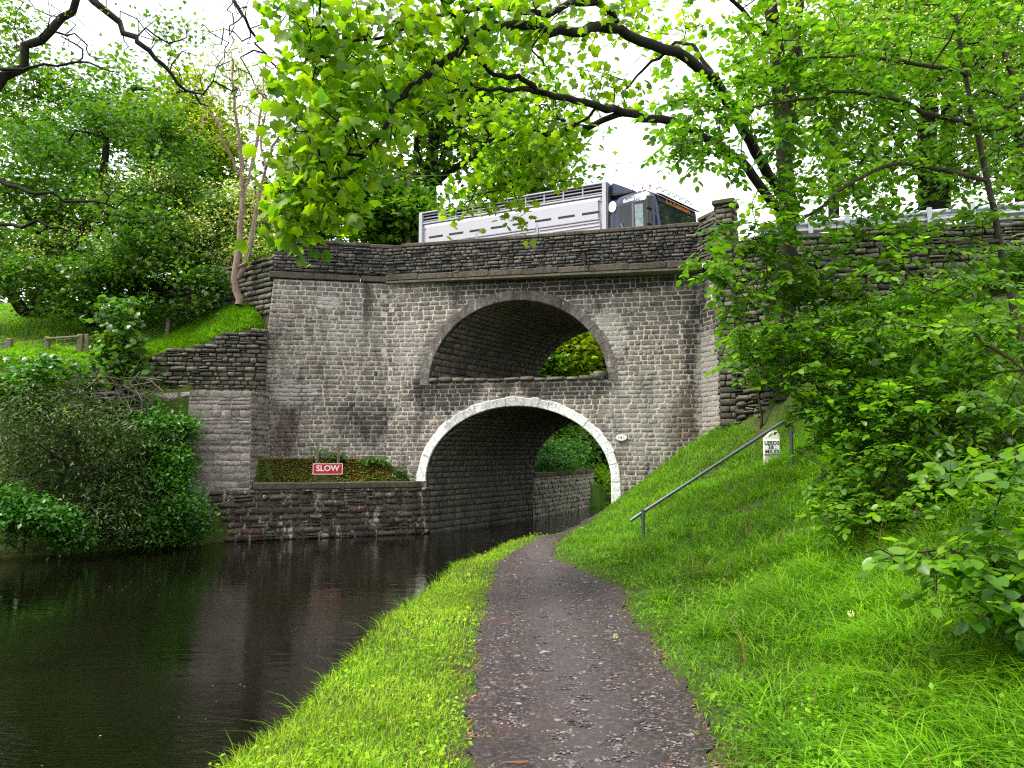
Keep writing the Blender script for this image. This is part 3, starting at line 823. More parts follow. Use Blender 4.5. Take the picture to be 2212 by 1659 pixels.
plate = empty('bridge_number_plate', (p.x + nn.x * .06, p.y + nn.y * .06, zN), math.atan2(u.y, u.x), label='small white oval plate with black number on the bridge stonework right of the white arch', cat='number plate')
def oval(rx, rz, y0, y1, n=32):
    return MB().prism([(rx * math.cos(2 * math.pi * k / n), rz * math.sin(2 * math.pi * k / n)) for k in range(n)], y0, y1)
oval(.152, .092, 0, .03).build('backing', M['black_paint'], plate)
oval(.145, .085, -.008, .0).build('face', M['white_paint'], plate)
t = link('number', text_mesh('161', .115, M['black_paint'], .002, spacing=1.15), plate); t.location = (0, -.0105, 0); t.rotation_euler = (math.pi / 2, 0, 0)
# ------------------------------------------------------------------ road over the bridge
def road():
    pts = [(60, 5.9), (11.2, 16.35), (5.9, 17.9), (4.97, 20.1), (0, 21.2), (-3.55, 21.95), (-6.65, 21.7), (-9.5, 24.2), (-20, 30.7), (-60, 55.2)]
    V = []; n = len(pts)
    for k, (x, y) in enumerate(pts):
        a = Vector(pts[max(0, k - 1)]); b = Vector(pts[min(n - 1, k + 1)]); d = (b - a).normalized(); nn = Vector((d.y, -d.x))
        if nn.y < 0: nn = -nn
        V += [(x, y, ROADZ + .01), (x + nn.x * 7.0, y + nn.y * 7.0, ROADZ + .01)]
    m, nd, l = newmat('road_asphalt')
    g = noise(nd, l, pos(nd, l), 40, 5, .7); c = ramp(nd, [(.3, (.035, .035, .036)), (.7, (.07, .068, .066))]); l.new(g, c.inputs['Fac'])
    princ(nd, l, c.outputs['Color'], .85, bumped(nd, l, g, .4, .01))
    mb = MB().add(V, [(2 * k, 2 * k + 2, 2 * k + 3, 2 * k + 1) for k in range(n - 1)])
    mb.build('road', m, kind='structure', label='asphalt road carried over the bridge')
road()

# ------------------------------------------------------------------ retaining and canal side walls
def wall_thing(name, label, cat, line, z0f, z1f, thick, core_mat, mat, zr, ch, sw, part, **kw):
    root = empty(name, label=label, cat=cat)
    core = sheet(line, z0f, z1f, thick, step=kw.pop('step', .3), batter=kw.get('batter', 0), zt=zr[1]).build('wall_core', core_mat, root)
    limit = kw.pop('limit', 300)
    st = courses(line, zr[0], zr[1], ch, sw, top=z1f, bot=z0f, **kw)
    lay(st, mat, core, part, limit, 'stonework')
    return root, core
rr = random.Random
# roadside wall on the right, under the crash barrier
RW = Line([(5.42, 18.2), (6.2, 17.5), (11.2, 16.35), (15, 15.5), (24, 13.6)])
def rw_top(s): return 6.74 + .05 * math.sin(s * 2.1)
def rw_bot(s):
    p, u, nn = RW.at(s); return float(H(p.x + nn.x * .25, p.y + nn.y * .25)) - .3
w1, c1 = wall_thing('roadside_wall', 'long dark dry-stone roadside wall above the steep green bank, under the crash barrier', 'wall', RW, rw_bot, rw_top, .45, M['joint_dark'], M['dry'], (1.9, 6.78), .14, .30, 'stone', proud=.06, joint=.016, rough=.6, split=.15, tilt=.03, rnd=rr(51), s1=10.5)
# low rubble wall coming down from the pier towards the milepost
LW = Line([(5.35, 18.1), (5.6, 17.2), (5.85, 16.4)])
def lw_top(s): return 4.55 - .28 * s + .08 * math.sin(s * 5)
def lw_bot(s):
    p, u, nn = LW.at(s); return float(H(p.x + nn.x * .3, p.y + nn.y * .3)) - .5
wall_thing('rubble_wall', 'short mossy rubble wall running from the bridge pier towards the white milepost', 'wall', LW, lw_bot, lw_top, .4, M['joint_dark'], M['dry'], (1.6, 4.6), .15, .26, 'stone', proud=.07, joint=.02, rough=.8, split=.2, tilt=.05, rnd=rr(52))
# dry-stone wall left of the bridge
DW = Line([(-13.6, 20.2), (-10.05, 20.55), (-8.0, 20.75), (-7.05, 20.85), (-6.75, 21.0)])
def dw_top(s):
    p, u, nn = DW.at(s); return float(np.interp(p.x, [-13.6, -12, -10, -9.2, -8.25, -8.1, -7.2, -6.7], [3.6, 3.75, 4.2, 4.45, 4.62, 4.85, 5.0, 5.1])) + .03 * math.sin(s * 9)
wall_thing('field_wall', 'mossy dry-stone field wall stepping up to the left end of the bridge', 'wall', DW, lambda s: 1.6, dw_top, .45, M['joint_dark'], M['dry'], (3.0, 5.12), .125, .24, 'stone', proud=.05, joint=.014, rough=.6, split=.18, tilt=.03, rnd=rr(53))
# masonry below the dry wall, the wing's lower foot, and the buttress
LWM = Line([(-9.6, 20.40), (-7.6, 20.55), (-6.75, 20.8), (-6.62, 21.05)])
wall_thing('wing_foot_wall', 'dark coursed masonry at the foot of the bridge wing beside the buttress', 'wall', LWM, lambda s: -.9, lambda s: 3.22 + .08 * math.sin(s), .5, M['wall_mortar'], M['wall'], (-.8, 3.2), .17, .30, 'stone', proud=.025, joint=.022, rough=.2, rnd=rr(54))
BT = Line([(-8.55, 19.15), (-6.93, 19.35)])
broot = empty('buttress', label='broad weathered stone buttress with yellow lichen left of the SLOW sign terrace', cat='buttress')
bcore = MB()
q0, q1 = Vector((-8.50, 19.42)), Vector((-6.93, 19.55))
bcore.add([(-8.30, 19.45, -.9), (-6.66, 19.72, -.9), (-6.60, 21.0, -.9), (-8.27, 20.9, -.9), (-8.26, 19.62, 3.26), (-6.74, 19.84, 3.24), (-6.66, 21.0, 3.3), (-8.14, 20.9, 3.3)],
          [(3, 2, 1, 0), (4, 5, 6, 7), (0, 1, 5, 4), (1, 2, 6, 5), (2, 3, 7, 6), (3, 0, 4, 7)])
lich = stone_mat('lichen_stone', [(0.30, 0.25, 0.20), (0.38, 0.33, 0.28), (0.25, 0.21, 0.17)], dark=.4, white=.5, moss=.0)
bc = bcore.build('core', M['buttress'], broot)
def face_line(z, side):
    f = (z + .9) / 4.15
    a = Vector((-8.30, 19.45)).lerp(Vector((-8.26, 19.62)), f); b = Vector((-6.66, 19.72)).lerp(Vector((-6.74, 19.84)), f)
    c = Vector((-6.60, 21.0)).lerp(Vector((-6.66, 21.0)), f)
    return Line([a, b]) if side == 0 else Line([b, c])
st = []; R_ = rr(55)
for side in (0, 1):
    z = -.85
    while z < 3.2:
        h = .08 + .14 * R_.random() ** 2; L_ = face_line(z + h / 2, side)
        st += [q for q in courses(L_, z, z + h, h, .44, proud=.014, joint=.008, rough=.6, tilt=.02, rnd=R_) if R_.random() > .02]
        z += h
lay(st, M['buttress'], bc, 'stone', 300)
# wall at the water's edge with big coping stones
_e = bar(-2.55, .12, 0)
CW = Line([(-9.1, 18.95), (-8.35, 19.2), (-6.6, 19.75), (-4.5, 20.56), (-2.44, 21.42), (_e.x, _e.y)])
wall_thing('canal_wall', 'low reddish canal-side wall with pale broken mortar and flat coping below the SLOW sign', 'wall', CW, lambda s: -1.3, lambda s: .72, .5, M['canal_mortar'], M['canalwall'], (-.75, .72), .17, .34, 'stone', proud=.04, joint=.03, rough=.9, split=.2, tilt=.03, rnd=rr(56))
cwr = bpy.data.objects['canal_wall']
slabs(CW, .722, .95, .5, .17, M['coping'], cwr, 'coping_slab', out=.07, s0=2.62, s1=CW.c[4], jit=.3)
# wall beyond the arch
q_ = bar(-2.55, BARREL + .02, 0)
FW = Line([(q_.x, q_.y), (1.9, 29.0), (3.05, 31.6), (3.5, 33.4)])
wall_thing('far_wing_wall', 'canal wing wall coloured as brightly lit, with square coping seen through the lower arch', 'wall', FW, lambda s: -1.3, lambda s: .82, .5, M['wall_mortar'], M['farwall'], (-.75, .82), .17, .34, 'stone', proud=.03, joint=.025, rough=.3, rnd=rr(57))
slabs(FW, .822, 1.0, .5, .16, M['coping'], bpy.data.objects['far_wing_wall'], 'coping_slab', out=.05)
# road wall running off to the left behind the ash tree
UW = Line([(-12, 25.2), (-9.6, 23.7), (-6.75, 21.55)])
wall_thing('upper_field_wall', 'dark stone road wall in shade behind the bare ash tree', 'wall', UW, lambda s: 5.2, lambda s: 7.25, .45, M['joint_dark'], M['dry'], (5.6, 7.27), .15, .30, 'stone', proud=.05, joint=.015, rough=.6, rnd=rr(58))

# ------------------------------------------------------------------ crash barrier
M['galv'] = simple_mat('galvanised_steel', (.42, .45, .47), .42, metal=.55, var=.18, scale=6, dirt=(.12, .12, .10), dirt_amt=.35)
M['galv_dark'] = simple_mat('weathered_steel_tube', (.10, .115, .13), .38, metal=.5, var=.2, scale=30)
bar_root = empty('crash_barrier', label='galvanised steel crash barrier with short posts on top of the right-hand roadside wall', cat='crash barrier')
BL = Line([(5.9, 17.95), (11.3, 16.75), (15, 15.9), (24, 13.9)])
def btop(s): return 7.08 + .030 * s
def wbeam(sa, sb, dz=0, mat='galv', name='rail', h=.31, off=0.0):
    prof = [(0, 0), (-.02, .02), (-.065, .06), (-.065, .10), (-.005, .145), (-.005, .17), (-.065, .215), (-.065, .255), (-.02, .295), (0, .31)]
    mb = MB(); V = []; n = len(prof)
    for s in (sa, sb):
        p, u, nn = BL.at(s)
        for (o, z) in prof: V.append((p.x + nn.x * (-o + off), p.y + nn.y * (-o + off), btop(s) - .31 * h / .31 + z * h / .31 + dz))
    for s in (sa, sb):
        p, u, nn = BL.at(s)
        for (o, z) in prof: V.append((p.x + nn.x * (-o + off - .012), p.y + nn.y * (-o + off - .012), btop(s) - h + z * h / .31 + dz))
    F_ = []
    for k in range(n - 1): F_ += [(k, n + k, n + k + 1, k + 1), (2 * n + k, 2 * n + k + 1, 3 * n + k + 1, 3 * n + k)]
    F_ += [(0, 2 * n, 3 * n, n), (n - 1, 2 * n - 1, 4 * n - 1, 3 * n - 1)]
    return mb.add(V, F_).build(name, M[mat], bar_root)
s = 0.0
while s < 14:
    wbeam(s, s + 2.98 if s > 5 else s + 2.1); s += 2.98 if s > 5 else 2.1
for s0_, s1_ in ((4.4, 8.5), (8.5, 13.5)): wbeam(s0_ + .2, s1_, dz=-.02, name='rear_rail', off=-.45)
for s_ in (.25, 1.15, 1.95, 2.8, 3.7, 4.6, 6.2, 8.2, 10.2, 12.2):
    p, u, nn = BL.at(s_)
    o = MB().box(-.05, .05, -.03, .03, -.42, .03, bev=.006).build('post', M['galv'], bar_root)
    o.location = (p.x + nn.x * .09, p.y + nn.y * .09, btop(s_)); o.rotation_euler = (0, 0, math.atan2(u.y, u.x))

# ------------------------------------------------------------------ livestock lorry
M['alu'] = simple_mat('white_aluminium_body', (.42, .415, .46), .42, var=.06, scale=3, dirt=(.45, .42, .40), dirt_amt=.35, dirt_scale=1.2)
M['alu_rail'] = simple_mat('bare_aluminium', (.30, .30, .34), .35, metal=.2, var=.08)
M['dark_gap'] = simple_mat('dark_interior', (.012, .010, .012), .8, var=.2)
M['cab'] = simple_mat('dark_blue_cab_paint', (.016, .022, .055), .22, var=.12, scale=2, dirt=(.12, .12, .15), dirt_amt=.25)
M['grey_trim'] = simple_mat('grey_trim', (.09, .095, .11), .5, var=.15)
M['black_trim'] = simple_mat('black_plastic', (.012, .012, .014), .45, var=.15)
M['tyre'] = simple_mat('rubber', (.018, .018, .018), .8, var=.3)
M['amber'] = simple_mat('amber_lens', (.85, .25, .01), .3, var=.08)
M['red_lens'] = simple_mat('red_lens', (.7, .03, .02), .3, var=.08)
M['pane_reflection'] = simple_mat('painted_pane_reflection', (.16, .22, .23), .7, var=.6, scale=7)  # colour of the reflection painted on the side window
def glass_mat():
    m, n, l = newmat('cab_glass')
    p = princ(n, l, (.010, .014, .018), .05, spec=.45)
    p.inputs['IOR'].default_value = 1.5; p.inputs['Coat Weight'].default_value = .15; p.inputs['Coat Roughness'].default_value = .02
    return m
M['glass'] = glass_mat()
M['lamp'] = simple_mat('clear_lamp', (.85, .85, .88), .2, var=.03)
LYAW = math.atan2(-.455, .89)
LH = Vector((math.cos(LYAW), math.sin(LYAW), 0))
YR = 22.75
topR = pt(1308, 392, YR); LTOP = topR.z - (ROADZ + .02)
lorry = empty('livestock_lorry', (topR.x, topR.y, ROADZ + .02), LYAW, label='white livestock lorry with a dark blue cab crossing the bridge', cat='lorry')
# local x forward, camera side is -y = 0, body reaches to +y 2.45
BLn, W = 6.75, 2.45
body = MB()
body.box(-BLn, 0, .06, W - .02, .95, LTOP - .40, bev=.02)          # lower box
body.box(-BLn + .1, -.1, .0, .06, LTOP - .42, LTOP - .365)          # ledge
body.prism([(-BLn + .02, LTOP - .42), (-.02, LTOP - .42), (-.02, LTOP - .4), (-BLn + .02, LTOP - .4)], .0, W - .02)
bodyo = body.build('body', M['alu'], lorry)
MB().box(-BLn + .05, -.05, .12, W - .12, LTOP - .42, LTOP - .03).build('dark_deck', M['dark_gap'], bodyo)
MB().box(-BLn - .02, 0.02, -.015, W + .01, LTOP - .045, LTOP, bev=.01).build('roof', M['alu'], bodyo)
for x in (-BLn - .03, -.11):
    MB().box(x, x + .13, -.03, .09, .9, LTOP - .002, bev=.01).build('corner_post', M['alu'], bodyo)
# sloping shoulder panel under the vent band
mb = MB(); zt, zb = LTOP - .40, LTOP - .55
mb.add([(-BLn + .12, .055, zt), (-.13, .055, zt), (-.25, -.012, zb), (-BLn + .25, -.012, zb), (-BLn + .12, .055, zb - .05), (-.13, .055, zb - .05)], [(0, 3, 2, 1), (0, 4, 3), (1, 2, 5)])
mb.build('shoulder_panel', M['alu'], bodyo)
MB().box(-BLn + .25, -.25, -.015, .062, LTOP - 1.12, LTOP - .55).build('side_panel', M['alu'], bodyo)
for k in range(3):
    z = LTOP - .10 - k * .105
    MB().box(-BLn + .1, -.1, .035, .062, z - .016, z + .016).build('vent_rail', M['alu_rail'], bodyo)
nb = 10
for k in range(1, nb):
    x = -BLn + .1 + (BLn - .2) * k / nb
    MB().box(x - .022, x + .022, .02, .068, LTOP - .42, LTOP - .04).build('vent_upright', M['alu_rail'], bodyo)
for k in range(8):
    x = -BLn + .38 + k * .80
    MB().box(x, x + .56, -.019, .0, LTOP - .955, LTOP - .885).build('air_slot', M['dark_gap'], bodyo)
# ribbed ramp panels below
for j, (xa, xb) in enumerate(((-BLn + .2, -4.55), (-4.45, -2.35), (-2.25, -.2))):
    rp_ = MB().box(xa, xb, .0, .062, .98, LTOP - 1.13).build('ramp_panel', M['alu'], bodyo)
    for k in range(7):
        z = LTOP - 1.22 - k * .12
        MB().box(xa + .02, xb - .02, -.025, .002, z - .028, z + .028, bev=.012).build('rib', M['alu'], rp_)
    MB().box(xa, xb, -.035, .0, LTOP - 1.155, LTOP - 1.125).build('hinge_strip', M['alu_rail'], rp_)
for x in (-4.5, -2.3):
    MB().box(x - .04, x + .04, -.02, .065, .95, LTOP - 1.0).build('panel_post', M['alu_rail'], bodyo)
# front bulkhead
MB().box(.02, .07, .0, W - .02, .95, LTOP - .02, bev=.01).build('bulkhead', M['grey_trim'], bodyo)
# chassis and wheels
MB().box(-BLn + .1, 2.1, .5, W - .5, .55, .93).build('chassis', M['black_trim'], lorry)
MB().box(-BLn + .4, -.4, .05, .12, .50, .93).build('side_skirt', M['grey_trim'], lorry)
for x in (-5.6, -4.5, 1.0):
    for y in (.02, W - .32):
        wmb = MB(); n = 28
        for (rad, a, b) in ((.48, 0, .30),):
            V = []
            for yy, rd in ((a, .44), (a + .03, rad), (b - .03, rad), (b, .44), (b, .28), (b - .06, .24), (b - .06, 0.01), (a, .28), (a + .06, .24), (a + .06, .01)):
                V.append((yy, rd))
        pts = [V[9], V[8], V[7], V[0], V[1], V[2], V[3], V[4], V[5], V[6]]
        VV = [(math.cos(2 * math.pi * k / n) * rd, yy, math.sin(2 * math.pi * k / n) * rd) for yy, rd in pts for k in range(n)]
        FF = [(i * n + k, i * n + (k + 1) % n, (i + 1) * n + (k + 1) % n, (i + 1) * n + k) for i in range(len(pts) - 1) for k in range(n)]
        wh = MB().add(VV, FF).build('wheel', M['tyre'], lorry, smooth=True); wh.location = (x, y, .48)
        MB().add([(v[0] * .5, .055 if y < 1 else .24, v[2] * .5) for v in VV[3 * n:4 * n]], [tuple(range(n))]).build('hub', M['alu_rail'], wh)
# cab
CT = LTOP - .52
# body-side profile (x, z): rear, roof, windscreen rake
prof = [(.28, .75), (.28, CT - .35), (.36, CT - .12), (.6, CT - .03), (1.1, CT), (1.72, CT - .04), (1.98, CT - .16), (2.10, CT - .42), (2.24, CT - 1.3), (2.26, .55), (1.6, .55), (1.55, .9), (.45, .9), (.42, .6)]
def shell(prof, y0, y1, bev):
    xs = sum(p[0] for p in prof) / len(prof); zs = sum(p[1] for p in prof) / len(prof)
    V = []; n = len(prof)
    for y, k in ((y0, 1), (y0 + bev, 0), (y1 - bev, 0), (y1, 1)):
        for (x, z) in prof:
            f = bev * k
            V.append((x + (f if x < xs else -f) * (.8), y, z - (f if z > 1.5 else 0)))
    Fs = [tuple(range(n)), tuple(range(4 * n - 1, 3 * n - 1, -1))]
    for r_i in range(3):
        for k in range(n): Fs.append((r_i * n + k, r_i * n + n + k, r_i * n + n + (k + 1) % n, r_i * n + (k + 1) % n))
    return MB().add(V, Fs)
cab = shell(prof, .02, W - .02, .06).build('cab', M['cab'], lorry, smooth=True)
# side window surround and window
zt, zb = CT - .35, CT - 1.12
MB().prism([(.60, zt + .05), (1.92, zt + .03), (1.98, zb - .05), (.98, zb - .05), (.62, zb + .22)], .002, .03).build('window_surround', M['black_trim'], cab)
wd = MB().prism([(.66, zt), (1.86, zt - .01), (1.92, zb), (1.0, zb), (.69, zb + .24)], -.004, .004).build('side_window', M['glass'], cab)
MB().box(1.16, 1.24, -.008, .0, zb, zt - .0).build('window_pillar', M['grey_trim'], wd)
MB().prism([(1.28, zt - .06), (1.60, zt - .08), (1.62, zb + .02), (1.30, zb + .02)], -.0065, -.0045).build('painted_reflection_panel', M['pane_reflection'], wd)  # mottled pale panel over the glass: a reflection painted on
MB().tube([(.73, -.03, zb + .22), (.84, -.045, zb + .05), (.96, -.03, zb - .02)], .03, 8).build('grab_rail', M['grey_trim'], cab)
# windscreen, header band, visor
def onfront(z):   # x of the front surface at height z
    return 2.10 + (2.24 - 2.10) * (CT - .42 - z) / .88
mb = MB(); za, zc = CT - .36, CT - 1.25
mb.add([(onfront(za) + .012, .12, za), (onfront(za) + .012, W - .12, za), (onfront(zc) + .012, W - .10, zc), (onfront(zc) + .012, .10, zc)], [(0, 1, 2, 3)][::1]); mb.v += []
mb.box(2.0, 2.06, .14, W - .14, zc + .1, za - .05)
mb.build('windscreen', M['glass'], cab)
hd = MB().box(0, .03, .12, W - .12, -.10, .10, bev=.008).build('header_band', M['black_trim'], cab)
hd.location = (2.10, 0, CT - .33); hd.rotation_euler = (0, -.15, 0)
tm = link('header_lettering', text_mesh('R. A. ROBINSON', .19, M['amber'], .003, bold=.006), hd)
tm.location = (.034, W / 2, 0); tm.rotation_euler = (math.pi / 2, 0, math.pi / 2)
vs = MB().box(0, .24, .10, W - .10, -.015, .015, bev=.006).build('sun_visor', M['black_trim'], cab); vs.location = (2.04, 0, CT - .17); vs.rotation_euler = (0, .35, 0)
for k in range(7):
    o = MB().tube([(0, 0, 0), (.05, 0, 0)], .055, 12).build('roof_lamp', M['lamp'], cab); o.location = (1.98, .25 + k * .33, CT + .03)
MB().tube([(1.55, .22, CT - .02), (1.6, .22, CT + .10), (1.95, .26, CT + .10), (1.97, W - .26, CT + .10), (1.6, W - .22, CT + .10), (1.55, W - .22, CT - .02)], .018, 8).build('light_bar', M['galv'], cab)
for x, y in ((1.35, .12), (1.55, .12), (1.75, .13)):
    o = MB().tube([(0, 0, 0), (.09, 0, 0)], .035, 10).build('side_lamp', M['lamp'], cab); o.location = (x, y, CT + .02)
for x in (1.50, 1.80):
    o = MB().tube([(0, 0, 0), (0, 0, .05), (0, 0, .08)], [.035, .035, .02], 10).build('beacon', M['red_lens'], cab); o.location = (x, .14, CT + .06)
MB().tube([(1.12, .10, CT), (1.16, .10, CT + .25), (1.2, .10, CT + .42)], [.022, .01, .004], 6).build('aerial', M['black_trim'], cab)
# air deflector on the roof
df = MB()
for (yy) in (.12, W - .12):
    pass
dp = [(.02, CT + .12), (.20, CT + .43), (.34, CT + .47), (1.12, CT + .10), (1.08, CT + .04), (.95, CT + .03)]
df.prism(dp, .10, W - .10).build('air_deflector', M['cab'], cab, smooth=True)
MB().prism([(.18, CT + .17), (.20, CT + .21), (1.0, CT + .07), (.98, CT + .035)], .085, .10).build('deflector_slot', M['black_trim'], cab)
# side fairing behind the cab, roundel, name, mirrors, amber lamps
MB().box(.10, .30, .04, .09, 1.0, CT - .52, bev=.01).build('side_fairing', M['grey_trim'], cab)
MB().box(.30, .42, .01, .05, 1.0, CT - .10, bev=.012).build('cab_rear_edge', M['cab'], cab)
def disc(r, n, petals=0):
    return [(math.cos(2 * math.pi * k / n) * r * (1 + (.06 * math.cos(petals * 2 * math.pi * k / n) if petals else 0)), math.sin(2 * math.pi * k / n) * r) for k in range(n)]
rd = MB().prism(disc(.165, 48, 12), -.012, .0).build('flower_roundel', M['lamp'], cab); rd.location = (.36, .0, CT - .30)
yd = MB().prism(disc(.035, 16), -.016, -.012).build('roundel_centre', simple_mat('straw_yellow', (.65, .5, .2), .5), rd)
cab_children = True
nm = link('name_script', text_mesh("Rachels Boy", .15, M['lamp'], .002, shear=.35, bold=.002), cab); nm.location = (1.15, .012, CT - .215); nm.rotation_euler = (math.pi / 2, -.02, 0)
mr = MB().box(1.95, 2.07, -.34, -.08, zb + .38, zt + .0, bev=.03).build('mirror', M['black_trim'], cab)
MB().box(1.94, 2.06, -.32, -.10, zb - .08, zb + .34, bev=.03).build('lower_mirror', M['black_trim'], cab)
MB().tube([(2.0, .02, zt + .04), (2.0, -.2, zt + .03), (2.0, -.2, zb)], .014, 6).build('mirror_arm', M['black_trim'], cab)
for k in range(3):
    MB().box(.48 + k * .17, .60 + k * .17, -.02, .03, zb - .12, zb - .02, bev=.012).build('marker_lamp', M['amber'], cab)

# the tractor unit is steered a little further round than the trailer
_pv = Vector((.5, .9, 0)); _R = Matrix.Rotation(math.radians(-15), 4, 'Z') @ Matrix.Diagonal((.86, 1, 1, 1))
cab.matrix_local = Matrix.Translation(_pv + Vector((.06, -.05, 0))) @ _R @ Matrix.Translation(-_pv)

# ------------------------------------------------------------------ handrail beside the steps
def handrail(name, label, path, posts, ext=None):
    root = empty(name, label=label, cat='handrail', group=None)
    MB().tube(path, .026, 12).build('rail', M['galv_dark'], root, smooth=True)
    for p in posts:
        g = float(H(p[0], p[1]))
        po = MB().tube([(p[0], p[1], g - .2), (p[0], p[1], p[2] - .03)], .026, 12).build('post', M['galv_dark'], root, smooth=True)
        MB().tube([(p[0], p[1], p[2] - .10), (p[0], p[1], p[2] + .035)], .036, 12).build('clamp', M['galv_dark'], po, smooth=True)
    return root
a0, a1, a2 = pt(1362, 1125, 11.9), pt(1389, 1106, 11.9), pt(1708, 900, 12.0)
a3 = pt(1740, 884, 12.0)
a4 = pt(1850, 830, 11.8)
handrail('handrail', 'steel tube handrail rising past the white milepost on the grassy bank', [a0, a1, a2, a3, a4], [a1 + Vector((.0, 0, 0)), a2])
b0, b1, b2 = pt(1965, 787, 11.4), pt(2080, 735, 11.2), pt(2260, 655, 10.8)
handrail('handrail', 'upper steel tube handrail showing through the leaves at the right edge', [b0, b1, b2], [b0 + (b1 - b0) * .2, b2])

# ------------------------------------------------------------------ milepost
def milepost():
    p = pt(1668, 1012, 14.4); g = float(H(p.x, p.y))
    z0 = p.z
    root = empty('milepost', (p.x, p.y, z0), -.27, label='white painted canal milepost stone with a lettered plate behind the handrail', cat='milepost')
    m = stone_mat('flaking_white_paint', [(.72, .67, .54), (.76, .72, .60)], dark=.0, white=.3, white_c=(.5, .33, .16), rough=.7, bump=.4)
    h = pt(1668, 927, 14.4).z - z0; w = .155
    poly = [(-w, -.5), (w, -.5), (w * .94, h - .12), (w * .5, h), (w * .25, h + .01), (-w * .93, h - .17)]
    mb = MB(); V = []; n = len(poly)
    for y, k in ((.11, .93), (.09, 1), (-.09, 1), (-.11, .93)):
        V += [(x * k, y, z if z < 0 else z * (.985 if k < 1 else 1)) for x, z in poly]
    F_ = [tuple(range(n - 1, -1, -1)), tuple(range(3 * n, 4 * n))]
    for r in range(3):
        for k in range(n): F_.append((r * n + k, r * n + (k + 1) % n, r * n + n + (k + 1) % n, r * n + n + k))
    mb.add(V, F_).build('stone', m, root)
    pz0, pz1 = pt(1668, 982, 14.4).z - z0, pt(1668, 951, 14.4).z - z0
    c = (pz0 + pz1) / 2; hh = (pz1 - pz0) / 2
    pl = MB().box(-.14, .14, -.145, -.11, c - hh, c + hh, bev=.012).build('plate', M['white_paint'], root)
    for txt, zz, sz in (('LEEDS', c + hh * .60, .094), ('38', c, .094), ('MILES', c - hh * .60, .094)):
        t = link('lettering', text_mesh(txt, sz, M['black_paint'], .002, bold=.0022, spacing=1.08), pl)
        t.location = (-.02 if txt == '38' else 0, -.1475, zz); t.rotation_euler = (math.pi / 2, 0, 0)
    t = link('fraction', text_mesh('1', .04, M['black_paint'], .002), pl); t.location = (.066, -.1475, c + .022); t.rotation_euler = (math.pi / 2, 0, 0)
    t = link('fraction', text_mesh('4', .04, M['black_paint'], .002), pl); t.location = (.066, -.1475, c - .022); t.rotation_euler = (math.pi / 2, 0, 0)
milepost()

# ------------------------------------------------------------------ SLOW sign
M['post_wood'] = simple_mat('grey_post_wood', (.15, .125, .075), .9, var=.35, scale=9, bump=.4, dirt=(.07, .08, .03), dirt_amt=.4)
def slow_sign():
    c = pt(708, 1012, 20.75)
    yaw = math.atan2(.35, 1)
    root = empty('slow_sign', (c.x, c.y, c.z), .28, label='red board reading SLOW with a white border on two wooden stakes', cat='sign')
    m = simple_mat('sign_red', (.52, .008, .012), .4, var=.06)
    bd = MB().box(-.395, .395, -.014, .012, -.16, .135, bev=.006).build('board', m, root)
    bm = MB()
    for (x0, x1, z0, z1) in ((-.39, .39, .118, .133), (-.39, .39, -.158, -.143), (-.39, -.372, -.143, .118), (.372, .39, -.143, .118)):
        bm.box(x0, x1, -.018, -.0135, z0, z1)
    bm.build('border', M['white_paint'], bd)
    t = link('lettering', text_mesh('SLOW', .215, M['white_paint'], .002, bold=.005), bd); t.location = (0, -.018, .0); t.rotation_euler = (math.pi / 2, 0, 0)
    for x, lean in ((-.29, .05), (.285, -.01)):
        st = MB().box(-.036, .036, .03, .08, -.75, .60, bev=.006).build('stake', M['post_wood'], root)
        st.location = (x, .08, 0); st.rotation_euler = (0, lean, 0)
slow_sign()

# ------------------------------------------------------------------ stock fence on the far bank
M['wire'] = simple_mat('fence_wire', (.16, .15, .13), .6, metal=.4)
def fpost(px, y0, y1, Y, w, lean=0.0):
    a = pt(px, y1, Y); h = pt(px, y0, Y).z - a.z
    return a, h, w, lean
def fence(name, label, specs, wires, group, rail=None, spread=.92):
    root = empty(name, label=label, cat='fence')
    tops = []
    for (px, y0, y1, Y, w, lean) in specs:
        a, h, w, lean = fpost(px, y0, y1, Y, w, lean)
        o = MB().box(-w, w, -w, w, -.5, h, bev=w * .3).build('post', M['post_wood'], root)
        o.location = a; o.rotation_euler = (0, lean, .3 * random.random()); tops.append((a, h))
    for k in range(wires):
        f = .15 + spread * k / wires
        for (a, h), (b, hb) in zip(tops, tops[1:]):
            m_ = (a + b) / 2 + Vector((0, 0, (h + hb) / 2 * f - .03))
            MB().tube([a + Vector((0, -.05, h * f)), m_, b + Vector((0, -.05, hb * f))], .0045, 4, caps=False).build('wire', M['wire'], root)
    if rail:
        (a, h), (b, hb) = tops[rail[0]], tops[rail[1]]
        MB().tube([a + Vector((0, -.08, h * .86)), b + Vector((0, -.08, hb * .86))], .035, 8).build('top_rail', M['post_wood'], root)
fence('stock_fence', 'wire stock fence climbing beside the dry-stone wall towards the bare ash', [(300, 722, 765, 22.2, .05, .04), (360, 686, 730, 22.6, .055, .08), (427, 655, 702, 23.0, .055, -.02), (486, 628, 672, 23.4, .05, .02)], 6, None)
fence('stock_fence', 'old wooden fence with a rough top rail in front of the pasture at left', [(-40, 735, 775, 21.0, .06, 0), (18, 731, 772, 21.2, .07, .02), (101, 727, 768, 21.4, .06, 0), (172, 722, 764, 21.5, .075, .01), (187, 722, 762, 21.55, .05, -.03)], 4, None, rail=(2, 3))

